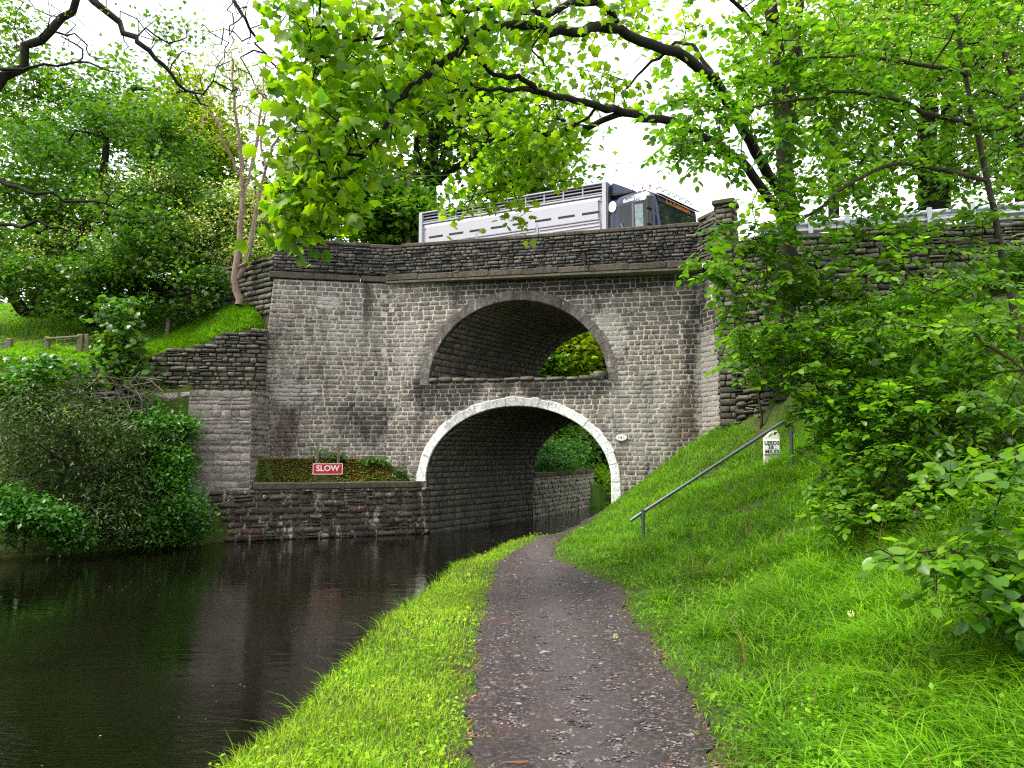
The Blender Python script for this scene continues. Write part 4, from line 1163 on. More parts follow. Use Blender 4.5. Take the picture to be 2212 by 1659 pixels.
# ------------------------------------------------------------------ utility pole and line
pole = empty('utility_pole', label='slim wooden utility pole among the trees behind the lorry', cat='pole')
pb = pt(881, 520, 31.0)
MB().tube([(pb.x, pb.y, 6.0), (pb.x, pb.y, pt(881, 378, 31).z)], [.13, .10], 10).build('shaft', M['post_wood'], pole, smooth=True)
MB().box(pb.x - .7, pb.x + .7, pb.y - .06, pb.y + .06, pt(881, 384, 31).z, pt(881, 380, 31).z).build('cross_arm', M['post_wood'], pole)
w0, w1, w2 = Vector((pb.x, pb.y, pt(881, 381, 31).z)), pt(1270, 358, 29), pt(1900, 300, 27)
MB().tube([w0, (w0 + w1) / 2 + Vector((0, 0, -.1)), w1, (w1 + w2) / 2 + Vector((0, 0, -.1)), w2], .010, 5).build('overhead_cable', M['black_trim'], label='thin overhead cable across the sky above the lorry', cat='cable')

# ------------------------------------------------------------------ shed beyond the bridge
M['shed'] = simple_mat('creosoted_boards', (.075, .03, .018), .85, var=.4, scale=5)
def shed():
    c = pt(1292, 1018, 44); gz = c.z
    root = empty('timber_shed', (c.x + .6, c.y, gz), .2, label='dark brown timber shed half hidden beyond the lower arch', cat='shed')
    for k in range(11):
        MB().box(-1.6 + k * .3, -1.31 + k * .3, -1, -.97 + .01 * (k % 2), -1.5, 1.0).build('board', M['shed'], root)
    MB().box(-1.58, 1.68, -.95, 1.2, -1.5, .98).build('wall', M['shed'], root)
    MB().prism([(-1.75, 1.0), (1.85, 1.0), (1.85, 1.08), (.05, 1.6), (-1.75, 1.08)], -1.15, 1.35).build('roof', M['black_trim'], root)
shed()
# ------------------------------------------------------------------ vegetation helpers
def leaf_mat(name, cols, trans=.45, gloss=.35, rough=.42, bright=1.0):
    m, n, l = newmat(name)
    t = tintval(n, l)
    c = ramp(n, [(i / (len(cols) - 1), (k[0], k[1], k[2] * .6)) for i, k in enumerate(cols)]); l.new(t, c.inputs['Fac'])
    nz_ = noise(n, l, pos(n, l), .9, 3)
    r = ramp(n, [(.35, .75), (.65, 1.25)]); l.new(nz_, r.inputs['Fac'])
    col = mixc(n, l, 1.0, c.outputs['Color'], r.outputs['Color'], 'MULTIPLY')
    p = n.new('ShaderNodeBsdfPrincipled'); l.new(col, p.inputs['Base Color']); p.inputs['Roughness'].default_value = rough
    p.inputs['Specular IOR Level'].default_value = gloss
    tr = n.new('ShaderNodeBsdfTranslucent')
    tcol = mixc(n, l, 1.0, col, (1.75 * bright, 1.9 * bright, .75 * bright), 'MULTIPLY'); l.new(tcol, tr.inputs['Color'])
    mx_ = n.new('ShaderNodeMixShader'); mx_.inputs[0].default_value = trans
    l.new(p.outputs[0], mx_.inputs[1]); l.new(tr.outputs[0], mx_.inputs[2])
    o = n.new('ShaderNodeOutputMaterial'); l.new(mx_.outputs[0], o.inputs['Surface'])
    return m
def bark_mat(name, a, b, moss=.3, scale=(6, 6, 1.2)):
    m, n, l = newmat(name)
    g = noise(n, l, pos(n, l, scale), 4, 8, .7); c = ramp(n, [(.35, a), (.65, b)]); l.new(g, c.inputs['Fac'])
    s = noise(n, l, pos(n, l), 2.2, 6, .7); mr = ramp(n, [(.48, 0), (.62, moss)]); l.new(s, mr.inputs['Fac'])
    col = mixc(n, l, mr.outputs['Color'], c.outputs['Color'], (.05, .075, .01))
    princ(n, l, col, .95, bumped(n, l, g, .9, .04), spec=.2); return m
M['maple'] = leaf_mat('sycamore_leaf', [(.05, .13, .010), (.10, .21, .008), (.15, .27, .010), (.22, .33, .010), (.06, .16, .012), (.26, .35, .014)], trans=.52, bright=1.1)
M['maple_dk'] = leaf_mat('dark_sycamore_leaf', [(.04, .12, .022), (.065, .17, .022), (.025, .085, .02), (.12, .22, .025), (.03, .10, .03)], trans=.38, gloss=.6, rough=.36)  # darker, bluer green than the overhanging sycamore
M['beech'] = leaf_mat('beech_leaf', [(.07, .185, .010), (.035, .11, .012), (.12, .25, .014), (.055, .155, .02), (.18, .32, .025), (.03, .10, .015)], trans=.48, gloss=.5, rough=.36)
M['far_leaf'] = leaf_mat('distant_leaf', [(.06, .15, .012), (.11, .22, .014), (.035, .10, .012), (.17, .28, .02)], trans=.4)
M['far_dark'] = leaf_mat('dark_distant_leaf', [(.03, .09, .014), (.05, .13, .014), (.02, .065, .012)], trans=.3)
M['yellow_leaf'] = leaf_mat('young_yellow_leaf', [(.20, .25, .012), (.26, .28, .015), (.14, .23, .015)], trans=.5)
M['shrub'] = leaf_mat('shrub_leaf', [(.035, .075, .022), (.06, .11, .035), (.025, .06, .018), (.09, .14, .05)], trans=.22, gloss=.4, rough=.45)
M['nettle'] = leaf_mat('nettle_leaf', [(.04, .15, .020), (.06, .20, .028), (.03, .11, .02), (.09, .24, .03)], trans=.3, gloss=.5)
M['blossom'] = leaf_mat('hawthorn_blossom', [(.62, .60, .50), (.75, .74, .66), (.50, .52, .38)], trans=.3, gloss=.2)
M['grass'] = leaf_mat('grass_blade', [(.08, .18, .010), (.17, .32, .010), (.25, .41, .012), (.13, .28, .010), (.31, .46, .02), (.38, .45, .09)], trans=.42, gloss=.22, rough=.5)
M['lush'] = leaf_mat('long_grass_blade', [(.035, .12, .012), (.09, .23, .012), (.17, .34, .014), (.19, .36, .018), (.06, .18, .014), (.24, .39, .03)], trans=.42, gloss=.25, rough=.48)
M['dry_leaf'] = simple_mat('dead_leaf', (.16, .075, .04), .8, var=.5, scale=4)
M['bark'] = bark_mat('mossy_bark', (.018, .014, .011), (.05, .042, .03), .55)
M['bark_dark'] = bark_mat('wet_dark_bark', (.010, .008, .007), (.028, .023, .018), .2)
M['ash'] = bark_mat('pinkish_ash_bark', (.17, .115, .09), (.33, .25, .20), .12)
M['beechbark'] = bark_mat('beech_bark', (.045, .035, .028), (.11, .085, .065), .3)

# leaf outlines in the xy plane, stalk at the origin, growing along +y, tip near y=1; z is the fold
def _maple():
    o = [(0, 0), (.22, -.10), (.38, .10), (.58, .20), (.50, .40), (.54, .66), (.28, .66), (.0, 1.0), (-.28, .66), (-.54, .66), (-.50, .40), (-.58, .20), (-.38, .10), (-.22, -.10)]
    V = [(x, y, -.22 * abs(x) - .16 * y * y) for x, y in o] + [(0, .34, .05)]
    n = len(o); T = [(k, (k + 1) % n, n) for k in range(n)]
    return np.array(V), np.array(T)
def _oval():
    o = [(0, 0), (.24, .18), (.33, .45), (.22, .78), (0, 1.0), (-.22, .78), (-.33, .45), (-.24, .18)]
    V = [(x, y, .16 * abs(x) - .10 * y * y) for x, y in o] + [(0, .5, -.03)]
    T = [(k, (k + 1) % 8, 8) for k in range(8)]
    return np.array(V), np.array(T)
def _rhomb():
    V = [(0, 0, 0), (.36, .45, .06), (0, 1, -.08), (-.36, .45, .06)]
    return np.array(V), np.array([(0, 1, 2), (0, 2, 3)])
def _lobed():   # cheap far sycamore leaf
    V = [(0, 0, 0), (.5, .25, -.05), (.25, .55, 0), (0, 1, -.1), (-.25, .55, 0), (-.5, .25, -.05)]
    return np.array(V), np.array([(0, 1, 2), (0, 2, 4), (2, 3, 4), (0, 4, 5)])
def _needle():
    V = [(0, 0, 0), (.14, .45, .03), (0, 1, -.05), (-.14, .45, .03)]
    return np.array(V), np.array([(0, 1, 2), (0, 2, 3)])
LEAF = dict(maple=_maple(), oval=_oval(), rhomb=_rhomb(), lobed=_lobed(), slim=_needle())

def frames(dirs, ups):
    y = dirs / np.linalg.norm(dirs, axis=1, keepdims=True)
    x = np.cross(y, ups); x /= np.maximum(np.linalg.norm(x, axis=1, keepdims=True), 1e-6)
    z = np.cross(x, y)
    return np.stack([x, y, z], 2)           # columns
def leaf_cloud(P, D, Up, size, kind):
    """P positions, D growth directions, Up leaf normals"""
    T, F_ = LEAF[kind]
    R = frames(D, Up)
    V = np.einsum('nij,kj->nki', R, T) * size[:, None, None] + P[:, None, :]
    n, k = V.shape[:2]
    F2 = (F_[None] + (np.arange(n) * k)[:, None, None]).reshape(-1, 3)
    return V.reshape(-1, 3), F2, k, R
def rand_dirs(n, up=0.0, flat=1.0):
    d = rng.normal(size=(n, 3)); d[:, 2] = d[:, 2] * flat + up
    return d / np.linalg.norm(d, axis=1, keepdims=True)
def scatter_leaves(T, n, rad, size, kind, droop=-.35, tilt=.55, jit=.35, flat=.75):
    """leaf clusters about the points T"""
    C = np.repeat(T, n, 0); N = len(C)
    off = rng.normal(size=(N, 3)) * rad; off[:, 2] *= flat
    P = C + off
    D = rand_dirs(N, 0, .5); D[:, 2] += droop; D += off / (np.abs(off).max() + 1e-6) * .6
    Up = rand_dirs(N) * tilt + np.array([0, 0, 1.0])
    s = size * (1 + rng.uniform(-jit, jit, N))
    tint = np.repeat(rng.random(len(T)), n) * .6 + rng.random(N) * .4
    return P, D, Up, s, tint

def build_leaves(name, data, kind, mat, parent, parts=0, stuff=True, label=None):
    P, D, Up, s, tint = data
    if parts:
        d2 = ((P - np.array([0, 0, EYE])) ** 2).sum(1) / s ** 2
        dx = np.abs(P[:, 0] / np.maximum(P[:, 1], .3)); dz = (P[:, 2] - EYE) / np.maximum(P[:, 1], .3)
        vis = (dx < .68) & (dz < .63) & (dz > -.42) & (P[:, 1] > .5)
        order = np.argsort(np.where(vis, d2, 1e12))[:parts]
        key = ('leafmesh', kind, mat.name)
        if key not in _unit_mesh:
            T, F_ = LEAF[kind]; _unit_mesh[key] = np_mesh('leaf', T, tris=F_, mat=mat)
        R = frames(D[order], Up[order])
        for j, i in enumerate(order):
            o = link('leaf', _unit_mesh[key], parent)
            o.matrix_local = Matrix.Translation(Vector(P[i])) @ Matrix(R[j].tolist()).to_4x4() @ Matrix.Scale(float(s[i]), 4)
        keep = np.ones(len(P), bool); keep[order] = False
        P, D, Up, s, tint = P[keep], D[keep], Up[keep], s[keep], tint[keep]
    V, F2, k, _ = leaf_cloud(P, D, Up, s, kind)
    me = np_mesh(name, V, tris=F2, mat=mat, tint=np.repeat(tint, k))
    return link(name, me, parent, kind='stuff' if stuff else None, label=label)
def cat(*ds): return tuple(np.concatenate([d[i] for d in ds]) for i in range(5))

class Skel:
    def __init__(s): s.p = []; s.par = []; s.r = []; s.tips = []; s.tipdir = []
    def path(s, pts, r0, r1, attach=None, sub=3, wig=.03):
        """main limb through pts; attach to nearest node when not the first"""
        pts = [Vector(p) for p in pts]
        # catmull-rom resample
        out = []
        for i in range(len(pts) - 1):
            a, b = pts[max(0, i - 1)], pts[i]; c, d = pts[i + 1], pts[min(len(pts) - 1, i + 2)]
            for k in range(sub):
                t = k / sub; t2, t3 = t * t, t ** 3
                out.append(.5 * ((2 * b) + (c - a) * t + (2 * a - 5 * b + 4 * c - d) * t2 + (3 * b - a - 3 * c + d) * t3))
        out.append(pts[-1]); n = len(out)
        if s.p:
            A = np.array(s.p); par = int(np.argmin(((A - np.array(out[0])) ** 2).sum(1)))
        else: par = -1
        for i, p in enumerate(out):
            w = Vector((random.gauss(0, wig), random.gauss(0, wig), random.gauss(0, wig))) * (0 if i == 0 else 1)
            s.p.append(tuple(p + w)); s.par.append(par); s.r.append(r0 + (r1 - r0) * i / max(1, n - 1)); par = len(s.p) - 1
        return s
    def grow(s, T, step=.35, wig=.06, droop=.05, tip=.005, maxr=.05, power=2.2, bias=.25):
        T = np.asarray(T, float)
        A = np.array(s.p)
        d0 = np.sqrt(((T[:, None] - A[None]) ** 2).sum(-1)).min(1) if len(A) < 3000 else ((T - A[0]) ** 2).sum(1)
        order = np.argsort(d0)
        cap = len(A) + len(T) * 30
        buf = np.zeros((cap, 3)); buf[:len(A)] = A; pl = np.zeros(cap)   # pl: path length from main limbs
        n = len(A); nmain = n
        par = s.par; 
        for ti in order:
            t = T[ti]
            dd = np.sqrt(((buf[:n] - t) ** 2).sum(1))
            j = int(np.argmin(dd + bias * pl[:n]))
            L = dd[j]; m = max(1, int(L / step)); m = min(m, 20)
            a = buf[j].copy(); prev = j
            curve = rng.normal(size=3) * L * .10
            for k in range(1, m + 1):
                f = k / m
                p = a + (t - a) * f + curve * math.sin(math.pi * f) + rng.normal(size=3) * wig * (1 if k < m else .2)
                p[2] -= droop * L * math.sin(math.pi * f) * -1 * .8
                buf[n] = p; pl[n] = pl[prev] + L / m; par.append(prev); prev = n; n += 1
            s.tips.append(n - 1); s.tipdir.append(buf[n - 1] - buf[par[n - 1]])
        s.p = [tuple(x) for x in buf[:n]]
        w = np.zeros(n)
        tipset = set(s.tips)
        w2 = np.zeros(n)
        for t_ in s.tips: w2[t_] += tip ** power
        for i in range(n - 1, nmain - 1, -1):
            w2[i] = max(w2[i], tip ** power)
            if par[i] >= nmain: w2[par[i]] += w2[i]
        s.r = s.r + list(np.minimum(w2[nmain:] ** (1 / power), maxr))
        return s
    def mesh(s, name, mat, parent, n1=9, minr=0.0):
        P = [Vector(p) for p in s.p]; N = len(P)
        kids = [[] for _ in range(N)]
        for i, q in enumerate(s.par):
            if q >= 0: kids[q].append(i)
        main = [max(k, key=lambda i: s.r[i]) if k else -1 for k in kids]
        V = []; Q = []; ring = {}
        def mk(p, d, r, n, ref):
            b = len(V)
            a = ref - d * ref.dot(d)
            if a.length < 1e-4: a = d.orthogonal()
            a.normalize(); c = d.cross(a)
            for k in range(n):
                t = 2 * math.pi * k / n; q = p + (a * math.cos(t) + c * math.sin(t)) * r
                V.append((q.x, q.y, q.z))
            return b, a
        for i in range(N):
            if s.par[i] >= 0 and main[s.par[i]] == i: continue
            # start of a chain: from the parent point (or the root) along main children
            chain = [i]
            while main[chain[-1]] >= 0: chain.append(main[chain[-1]])
            pts = ([P[s.par[i]]] if s.par[i] >= 0 else []) + [P[k] for k in chain]
            rs = ([s.r[i]] if s.par[i] >= 0 else []) + [s.r[k] for k in chain]
            if len(pts) < 2: continue
            if max(rs) < minr: continue
            rm = max(rs); n = n1 if rm > .06 else (6 if rm > .02 else (4 if rm > .009 else 3))
            ref = Vector((.3, .9, .2)); pb = None
            for k in range(len(pts)):
                d = pts[min(k + 1, len(pts) - 1)] - pts[max(k - 1, 0)]
                d = d.normalized() if d.length > 1e-6 else Vector((0, 0, 1))
                rr_ = rs[k] if k < len(pts) - 1 else rs[k] * .5
                b, ref = mk(pts[k], d, rr_, n, ref)
                if pb is not None:
                    for j in range(n): Q.append((pb + j, pb + (j + 1) % n, b + (j + 1) % n, b + j))
                pb = b
        return link(name, np_mesh(name, V, quads=Q, mat=mat, smooth=True), parent)
    def tip_arrays(s): return np.array([s.p[i] for i in s.tips]), np.array(s.tipdir)

def blob(px, py, rx, ry, Y, dY, n, shell=.0):
    """n points in an ellipsoid given by where its middle and radii show in the photo, at real distance Y"""
    out = []
    c = pt(px, py, Y); ex = abs(pt(px + rx, py, Y).x - c.x); ez = abs(pt(px, py - ry, Y).z - c.z)
    d = rng.normal(size=(n, 3)); d /= np.linalg.norm(d, axis=1, keepdims=True)
    lump = 1 + .16 * np.sin(d[:, 0] * 5.1 + px) + .16 * np.sin(d[:, 2] * 6.3 + py) + .1 * np.sin(d[:, 0] * 11 + d[:, 2] * 9)
    d = d * lump[:, None]
    r = (shell + (1 - shell) * rng.random(n)) ** (1 / 3) if shell == 0 else (shell ** 3 + (1 - shell ** 3) * rng.random(n)) ** (1 / 3)
    return np.array(c) + d * r[:, None] * np.array([ex, dY, ez])
def px_path(L): return [pt(*q) for q in L]
def ground_pt(px, Y):
    x = pt(px, 800, Y).x
    return Vector((x, Y, float(H(x, Y))))

def tree(name, label, trunk, blobs, per, rad, size, kind, mat, bark, r0=.2, r1=.05, limbs=(), group=None, mats2=None, cat_='tree', step=.5, tipr=.008, shell=.45, droop=-.35, parts=0, minr=0.0, gap=-.75):
    root = empty(name, trunk[0], label=label, cat=cat_, group=group)
    inv = Vector(trunk[0])
    S = Skel().path([Vector(p) - inv for p in trunk], r0, r1)
    for (pts, a, b) in limbs: S.path([Vector(p) - inv for p in pts], a, b)
    T = np.concatenate([blob(*b[:6], int(b[6] * 1.25), shell) for b in blobs]) - np.array(inv)
    q = T * .9 / max(rad * 2.2, .5) + len(blobs)
    g = np.sin(q[:, 0] * 1.7 + 1.3 * np.sin(q[:, 2] * 1.9)) + np.sin(q[:, 2] * 2.3 + 1.1 * np.sin(q[:, 1] * 1.5 + q[:, 0])) + .5 * rng.normal(size=len(T))
    T = T[g > gap]
    S.grow(T, step=step, wig=.05, tip=tipr, maxr=r1 * 1.2, bias=.2)
    S.mesh('trunk', bark, root, minr=minr)
    tips, _ = S.tip_arrays()
    if mats2:
        m2, frac, kind2, size2, per2, partname = mats2
        sel = rng.random(len(tips)) < frac
        # second colour takes whole clusters
        build_leaves('crown', scatter_leaves(tips[~sel] if partname != 'blossom' else tips, per, rad, size, kind, droop), kind, mat, root, stuff=False)
        if sel.sum(): build_leaves(partname, scatter_leaves(tips[sel], per2, rad * .9, size2, kind2, droop), kind2, m2, root, stuff=True)
    else:
        build_leaves('crown', scatter_leaves(tips, per, rad, size, kind, droop, flat=.42), kind, mat, root, stuff=bool(parts), parts=parts)
    return root
# ------------------------------------------------------------------ trees
# big sycamore on the bank whose limbs reach over the canal
def sycamore():
    base = ground_pt(1692, 16.35); base.z -= .2
    root = empty('sycamore_tree', base, label='big mossy sycamore by the bridge pier whose dark limbs spread over the canal', cat='tree')
    S = Skel(); b = Vector(base)
    def rel(L): return [pt(*q) - b for q in L]
    S.path([Vector((0, 0, 0))] + rel([(1694, 700, 16.3), (1702, 560, 16.3), (1700, 470, 16.3), (1694, 342, 16.3), (1676, 91, 16.2), (1655, -60, 16.1), (1650, -220, 16)]), .24, .12, wig=.02)
    S.path(rel([(1690, 360, 16.3), (1712, 200, 16.5), (1722, 60, 16.6), (1735, -120, 16.7)]), .13, .09)
    # upper limb
    S.path(rel([(1697, 430, 16.3), (1658, 372, 15.6), (1617, 304, 14.9), (1585, 235, 14.2), (1540, 174, 13.4), (1466, 114, 12.7), (1386, 89, 12.0), (1312, 55, 11.4), (1257, 69, 11), (1188, 60, 10.6), (1109, 57, 10.2), (1039, 64, 9.9), (990, 109, 9.7), (940, 149, 9.5), (890, 188, 9.3), (851, 215, 9.2), (841, 258, 9.1), (811, 307, 9.0), (742, 387, 8.9), (692, 456, 8.8), (655, 490, 8.7)]), .115, .012, sub=3, wig=.025)
    S.path(rel([(1360, 80, 11.9), (1287, 0, 11.3), (1203, 25, 10.8), (1130, 30, 10.4), (1060, 10, 10), (960, 30, 9.6), (880, 60, 9.3), (780, 90, 9.0), (700, 110, 8.8)]), .06, .012, wig=.03)
    S.path(rel([(990, 109, 9.7), (1000, 60, 9.5), (960, 20, 9.2), (940, -40, 9)]), .03, .01)
    # lower limb and its arms
    S.path(rel([(1699, 470, 16.3), (1641, 399, 15.6), (1599, 350, 15.0), (1520, 290, 14.2), (1426, 263, 13.3), (1350, 240, 12.6), (1287, 233, 12.1), (1222, 213, 11.7), (1158, 198, 11.3), (1100, 196, 11), (1039, 193, 10.7), (970, 201, 10.4), (920, 205, 10.2)]), .105, .014, wig=.025)
    S.path(rel([(1158, 198, 11.3), (1128, 174, 11), (1079, 161, 10.7), (1044, 144, 10.4), (1029, 114, 10.2), (1009, 104, 10)]), .045, .02, wig=.03)
    S.path(rel([(1039, 193, 10.7), (1004, 174, 10.5), (960, 176, 10.3), (935, 166, 10.1), (905, 150, 10)]), .03, .012)
    S.path(rel([(1332, 248, 12.6), (1237, 278, 12.6), (1188, 298, 12.6), (1150, 325, 12.5), (1130, 370, 12.4), (1080, 410, 12.2), (1040, 420, 12.0)]), .055, .010, wig=.03)
    S.path(rel([(1188, 298, 12.6), (1138, 283, 12.3), (1089, 298, 12.1), (1050, 305, 12), (1000, 320, 11.8)]), .028, .009)
    S.path(rel([(1287, 233, 12.1), (1260, 262, 12.2), (1200, 258, 12.3), (1180, 225, 12.3), (1150, 230, 12)]), .03, .008)
    S.path(rel([(1188, 60, 10.6), (1150, 100, 10.4), (1180, 140, 10.3), (1190, 170, 10.3)]), .02, .008)
    S.path(rel([(1540, 174, 13.4), (1500, 102, 13.6), (1440, 96, 13.8), (1400, 110, 14)]), .05, .012)
    S.path(rel([(1440, 110, 12.6), (1390, 150, 12.8), (1350, 200, 13), (1345, 260, 13)]), .03, .008)
    S.path(rel([(1676, 91, 16.2), (1600, 20, 15.6), (1540, -60, 15)]), .06, .03)
    T1 = np.concatenate([blob(700, 150, 95, 110, 9.0, .9, 70), blob(800, 120, 130, 115, 9.2, 1.0, 75), blob(690, 290, 85, 90, 8.8, .8, 55), blob(780, 270, 110, 120, 9.1, .9, 55),
                         blob(650, 420, 55, 65, 8.6, .6, 34), blob(640, 490, 45, 40, 8.6, .5, 24), blob(710, 430, 60, 45, 8.8, .6, 18), blob(740, 360, 60, 50, 8.9, .6, 16), blob(660, 20, 70, 45, 8.8, .6, 22),
                         blob(950, 60, 150, 75, 9.6, 1.0, 75), blob(920, 180, 90, 60, 9.6, .8, 26), blob(1100, 30, 160, 55, 10.2, 1.0, 52), blob(1230, 10, 150, 35, 11, 1, 30)])
    T2 = np.concatenate([blob(1110, 300, 110, 70, 12.3, .9, 55), blob(1180, 350, 90, 55, 12.6, .8, 36), blob(1050, 250, 80, 60, 12, .8, 26), blob(1080, 390, 80, 50, 12.4, .6, 30), blob(1200, 290, 70, 40, 12.8, .6, 14), blob(1090, 460, 45, 25, 12.5, .4, 6), blob(1010, 430, 55, 30, 12.2, .5, 12),
                         blob(1280, 150, 160, 80, 12.5, 1.0, 32), blob(1420, 170, 110, 80, 13.5, 1.0, 26), blob(1380, 20, 120, 50, 13.5, 1.0, 22), blob(1500, 60, 90, 60, 14.2, .8, 12), blob(1330, 200, 60, 60, 13, .6, 10),
                         blob(1650, 60, 90, 80, 15.5, 1.2, 30), blob(1620, 180, 60, 90, 15.5, 1.2, 20), blob(1760, 30, 90, 80, 16, 1.2, 30), blob(1640, 520, 40, 160, 15.6, .5, 12), blob(1700, -80, 300, 60, 15, 2.5, 50)])
    S.grow(np.concatenate([T1, T2]) - np.array(b), step=.28, wig=.035, tip=.0048, maxr=.03, bias=.15)
    S.mesh('trunk', M['bark_dark'], root)
    tips = np.array([S.p[i] for i in S.tips])
    near = (tips + np.array(b))[:, 1] < 11.2
    d1 = scatter_leaves(tips[near], 5, .17, .122, 'maple', droop=-.6, tilt=.9, jit=.4)
    d2 = scatter_leaves(tips[~near], 6, .15, .115, 'maple', droop=-.5, tilt=.8, jit=.35)
    build_leaves('foliage', cat(d1, d2), 'maple', M['maple'], root, parts=300)
sycamore()

# beech saplings on the bank at the right: flat sprays of toothed oval leaves
def sprays(tips, dirs, n, length, size, flat=.25):
    N = len(tips); P = []; D = []; U_ = []; tn = []
    d = dirs.copy(); d[:, 2] *= .4; d += rng.normal(size=d.shape) * .12 * np.linalg.norm(dirs, axis=1, keepdims=True)
    d /= np.maximum(np.linalg.norm(d, axis=1, keepdims=True), 1e-6); d[:, 2] -= .12
    up = np.array([0, 0, 1.0]) + rng.normal(size=(N, 3)) * flat
    side = np.cross(d, up); side /= np.linalg.norm(side, axis=1, keepdims=True)
    t0 = rng.random(N)
    for k in range(n):
        f = (k + .5) / n; sg = 1 if k % 2 else -1
        last = k == n - 1
        p = tips + d * (f - .55) * length; p[:, 2] -= f * f * length * .15
        dd = d * (.55 if not last else 1) + side * sg * (.9 if not last else 0) + rng.normal(size=(N, 3)) * .16
        dd[:, 2] -= .15
        P.append(p + rng.normal(size=(N, 3)) * .008); D.append(dd); U_.append(up + rng.normal(size=(N, 3)) * .28); tn.append(t0 * .5 + rng.random(N) * .5)
    P, D, U_, tn = map(np.concatenate, (P, D, U_, tn))
    return P, D, U_, size * (1 + rng.uniform(-.3, .25, len(P))), tn
def beech(label, base, trunk, limbs, blobs, n, length, size, r0, r1, parts=0, group=None, mat='beech', bark='beechbark', name='beech_tree', kind='oval'):
    root = empty(name, base, label=label, cat='tree', group=group); b = np.array(base); bv = Vector(base)
    S = Skel().path([Vector(p) - bv for p in trunk], r0, r1, wig=.015)
    for (pts, a, c) in limbs: S.path([Vector(p) - bv for p in pts], a, c, wig=.015)
    T = np.concatenate([blob(*q) for q in blobs]) - b
    S.grow(T, step=.22, wig=.02, tip=.0026, maxr=.02, bias=.2, droop=.04)
    S.mesh('trunk', M[bark], root)
    tips, dirs = S.tip_arrays()
    build_leaves('foliage', sprays(tips, dirs, n, length, size), kind, M[mat], root, parts=parts)
g1 = ground_pt(2250, 9.0)
beech('slender leaning beech at the right whose flat sprays hang in front of the roadside wall', g1,
      [g1] + px_path([(2212, 780, 9.0), (2185, 650, 9.0), (2165, 540, 9.0), (2135, 400, 9), (2100, 240, 9), (2085, 150, 9), (2060, 0, 9)]),
      [(px_path([(2130, 390, 9), (1980, 355, 8.8), (1880, 370, 8.7), (1780, 440, 8.6), (1690, 500, 8.5), (1600, 560, 8.3), (1540, 600, 8.2)]), .03, .008),
       (px_path([(2105, 270, 9), (2000, 240, 8.8), (1880, 200, 8.6), (1760, 210, 8.4), (1640, 230, 8.2), (1520, 240, 8.0)]), .035, .008),
       (px_path([(2090, 160, 9), (1960, 130, 8.6), (1820, 120, 8.3), (1700, 130, 8.1)]), .03, .008),
       (px_path([(2160, 520, 9), (2050, 530, 8.6), (1950, 560, 8.3), (1850, 640, 8.1)]), .025, .007)],
      [(1520, 250, 110, 70, 8.0, .7, 46), (1600, 180, 110, 70, 8.3, .8, 44), (1700, 170, 110, 70, 8.4, .8, 42), (1820, 130, 130, 90, 8.5, .9, 60), (1960, 110, 140, 100, 8.7, 1, 70), (2120, 90, 130, 110, 8.8, 1, 75),
       (1480, 320, 70, 60, 8.0, .5, 24), (1600, 320, 90, 70, 8.2, .7, 26), (1720, 330, 70, 110, 8.4, .6, 40), (1850, 260, 120, 70, 8.5, .8, 40), (2020, 250, 130, 80, 8.7, .9, 44), (2140, 300, 90, 80, 8.8, .8, 24),
       (1560, 575, 70, 50, 8.1, .5, 30), (1640, 520, 80, 50, 8.3, .5, 40), (1700, 600, 80, 70, 8.4, .6, 50), (1620, 660, 60, 50, 8.2, .5, 20), (1760, 520, 60, 60, 8.4, .6, 18), (1970, 520, 90, 55, 8.4, .6, 14), (1850, 640, 80, 50, 8.1, .6, 24), (2100, 560, 90, 50, 8.6, .6, 16), (1715, 440, 40, 60, 8.4, .5, 22),
       (1600, 740, 50, 60, 8.1, .4, 20), (1960, 420, 120, 60, 8.6, .8, 36), (2120, 450, 100, 60, 8.7, .8, 36), (1850, 470, 80, 60, 8.5, .7, 26), (2060, 640, 130, 50, 8.2, .8, 50), (1900, 560, 90, 50, 8.3, .6, 24), (1790, 610, 70, 50, 8.3, .6, 26), (2000, 20, 160, 50, 8.7, 1, 40), (1660, 80, 80, 60, 8.3, .7, 20), (1550, 480, 40, 30, 8.1, .4, 4)],
      9, .30, .088, .050, .022, parts=300)
g2 = ground_pt(1985, 7.4)
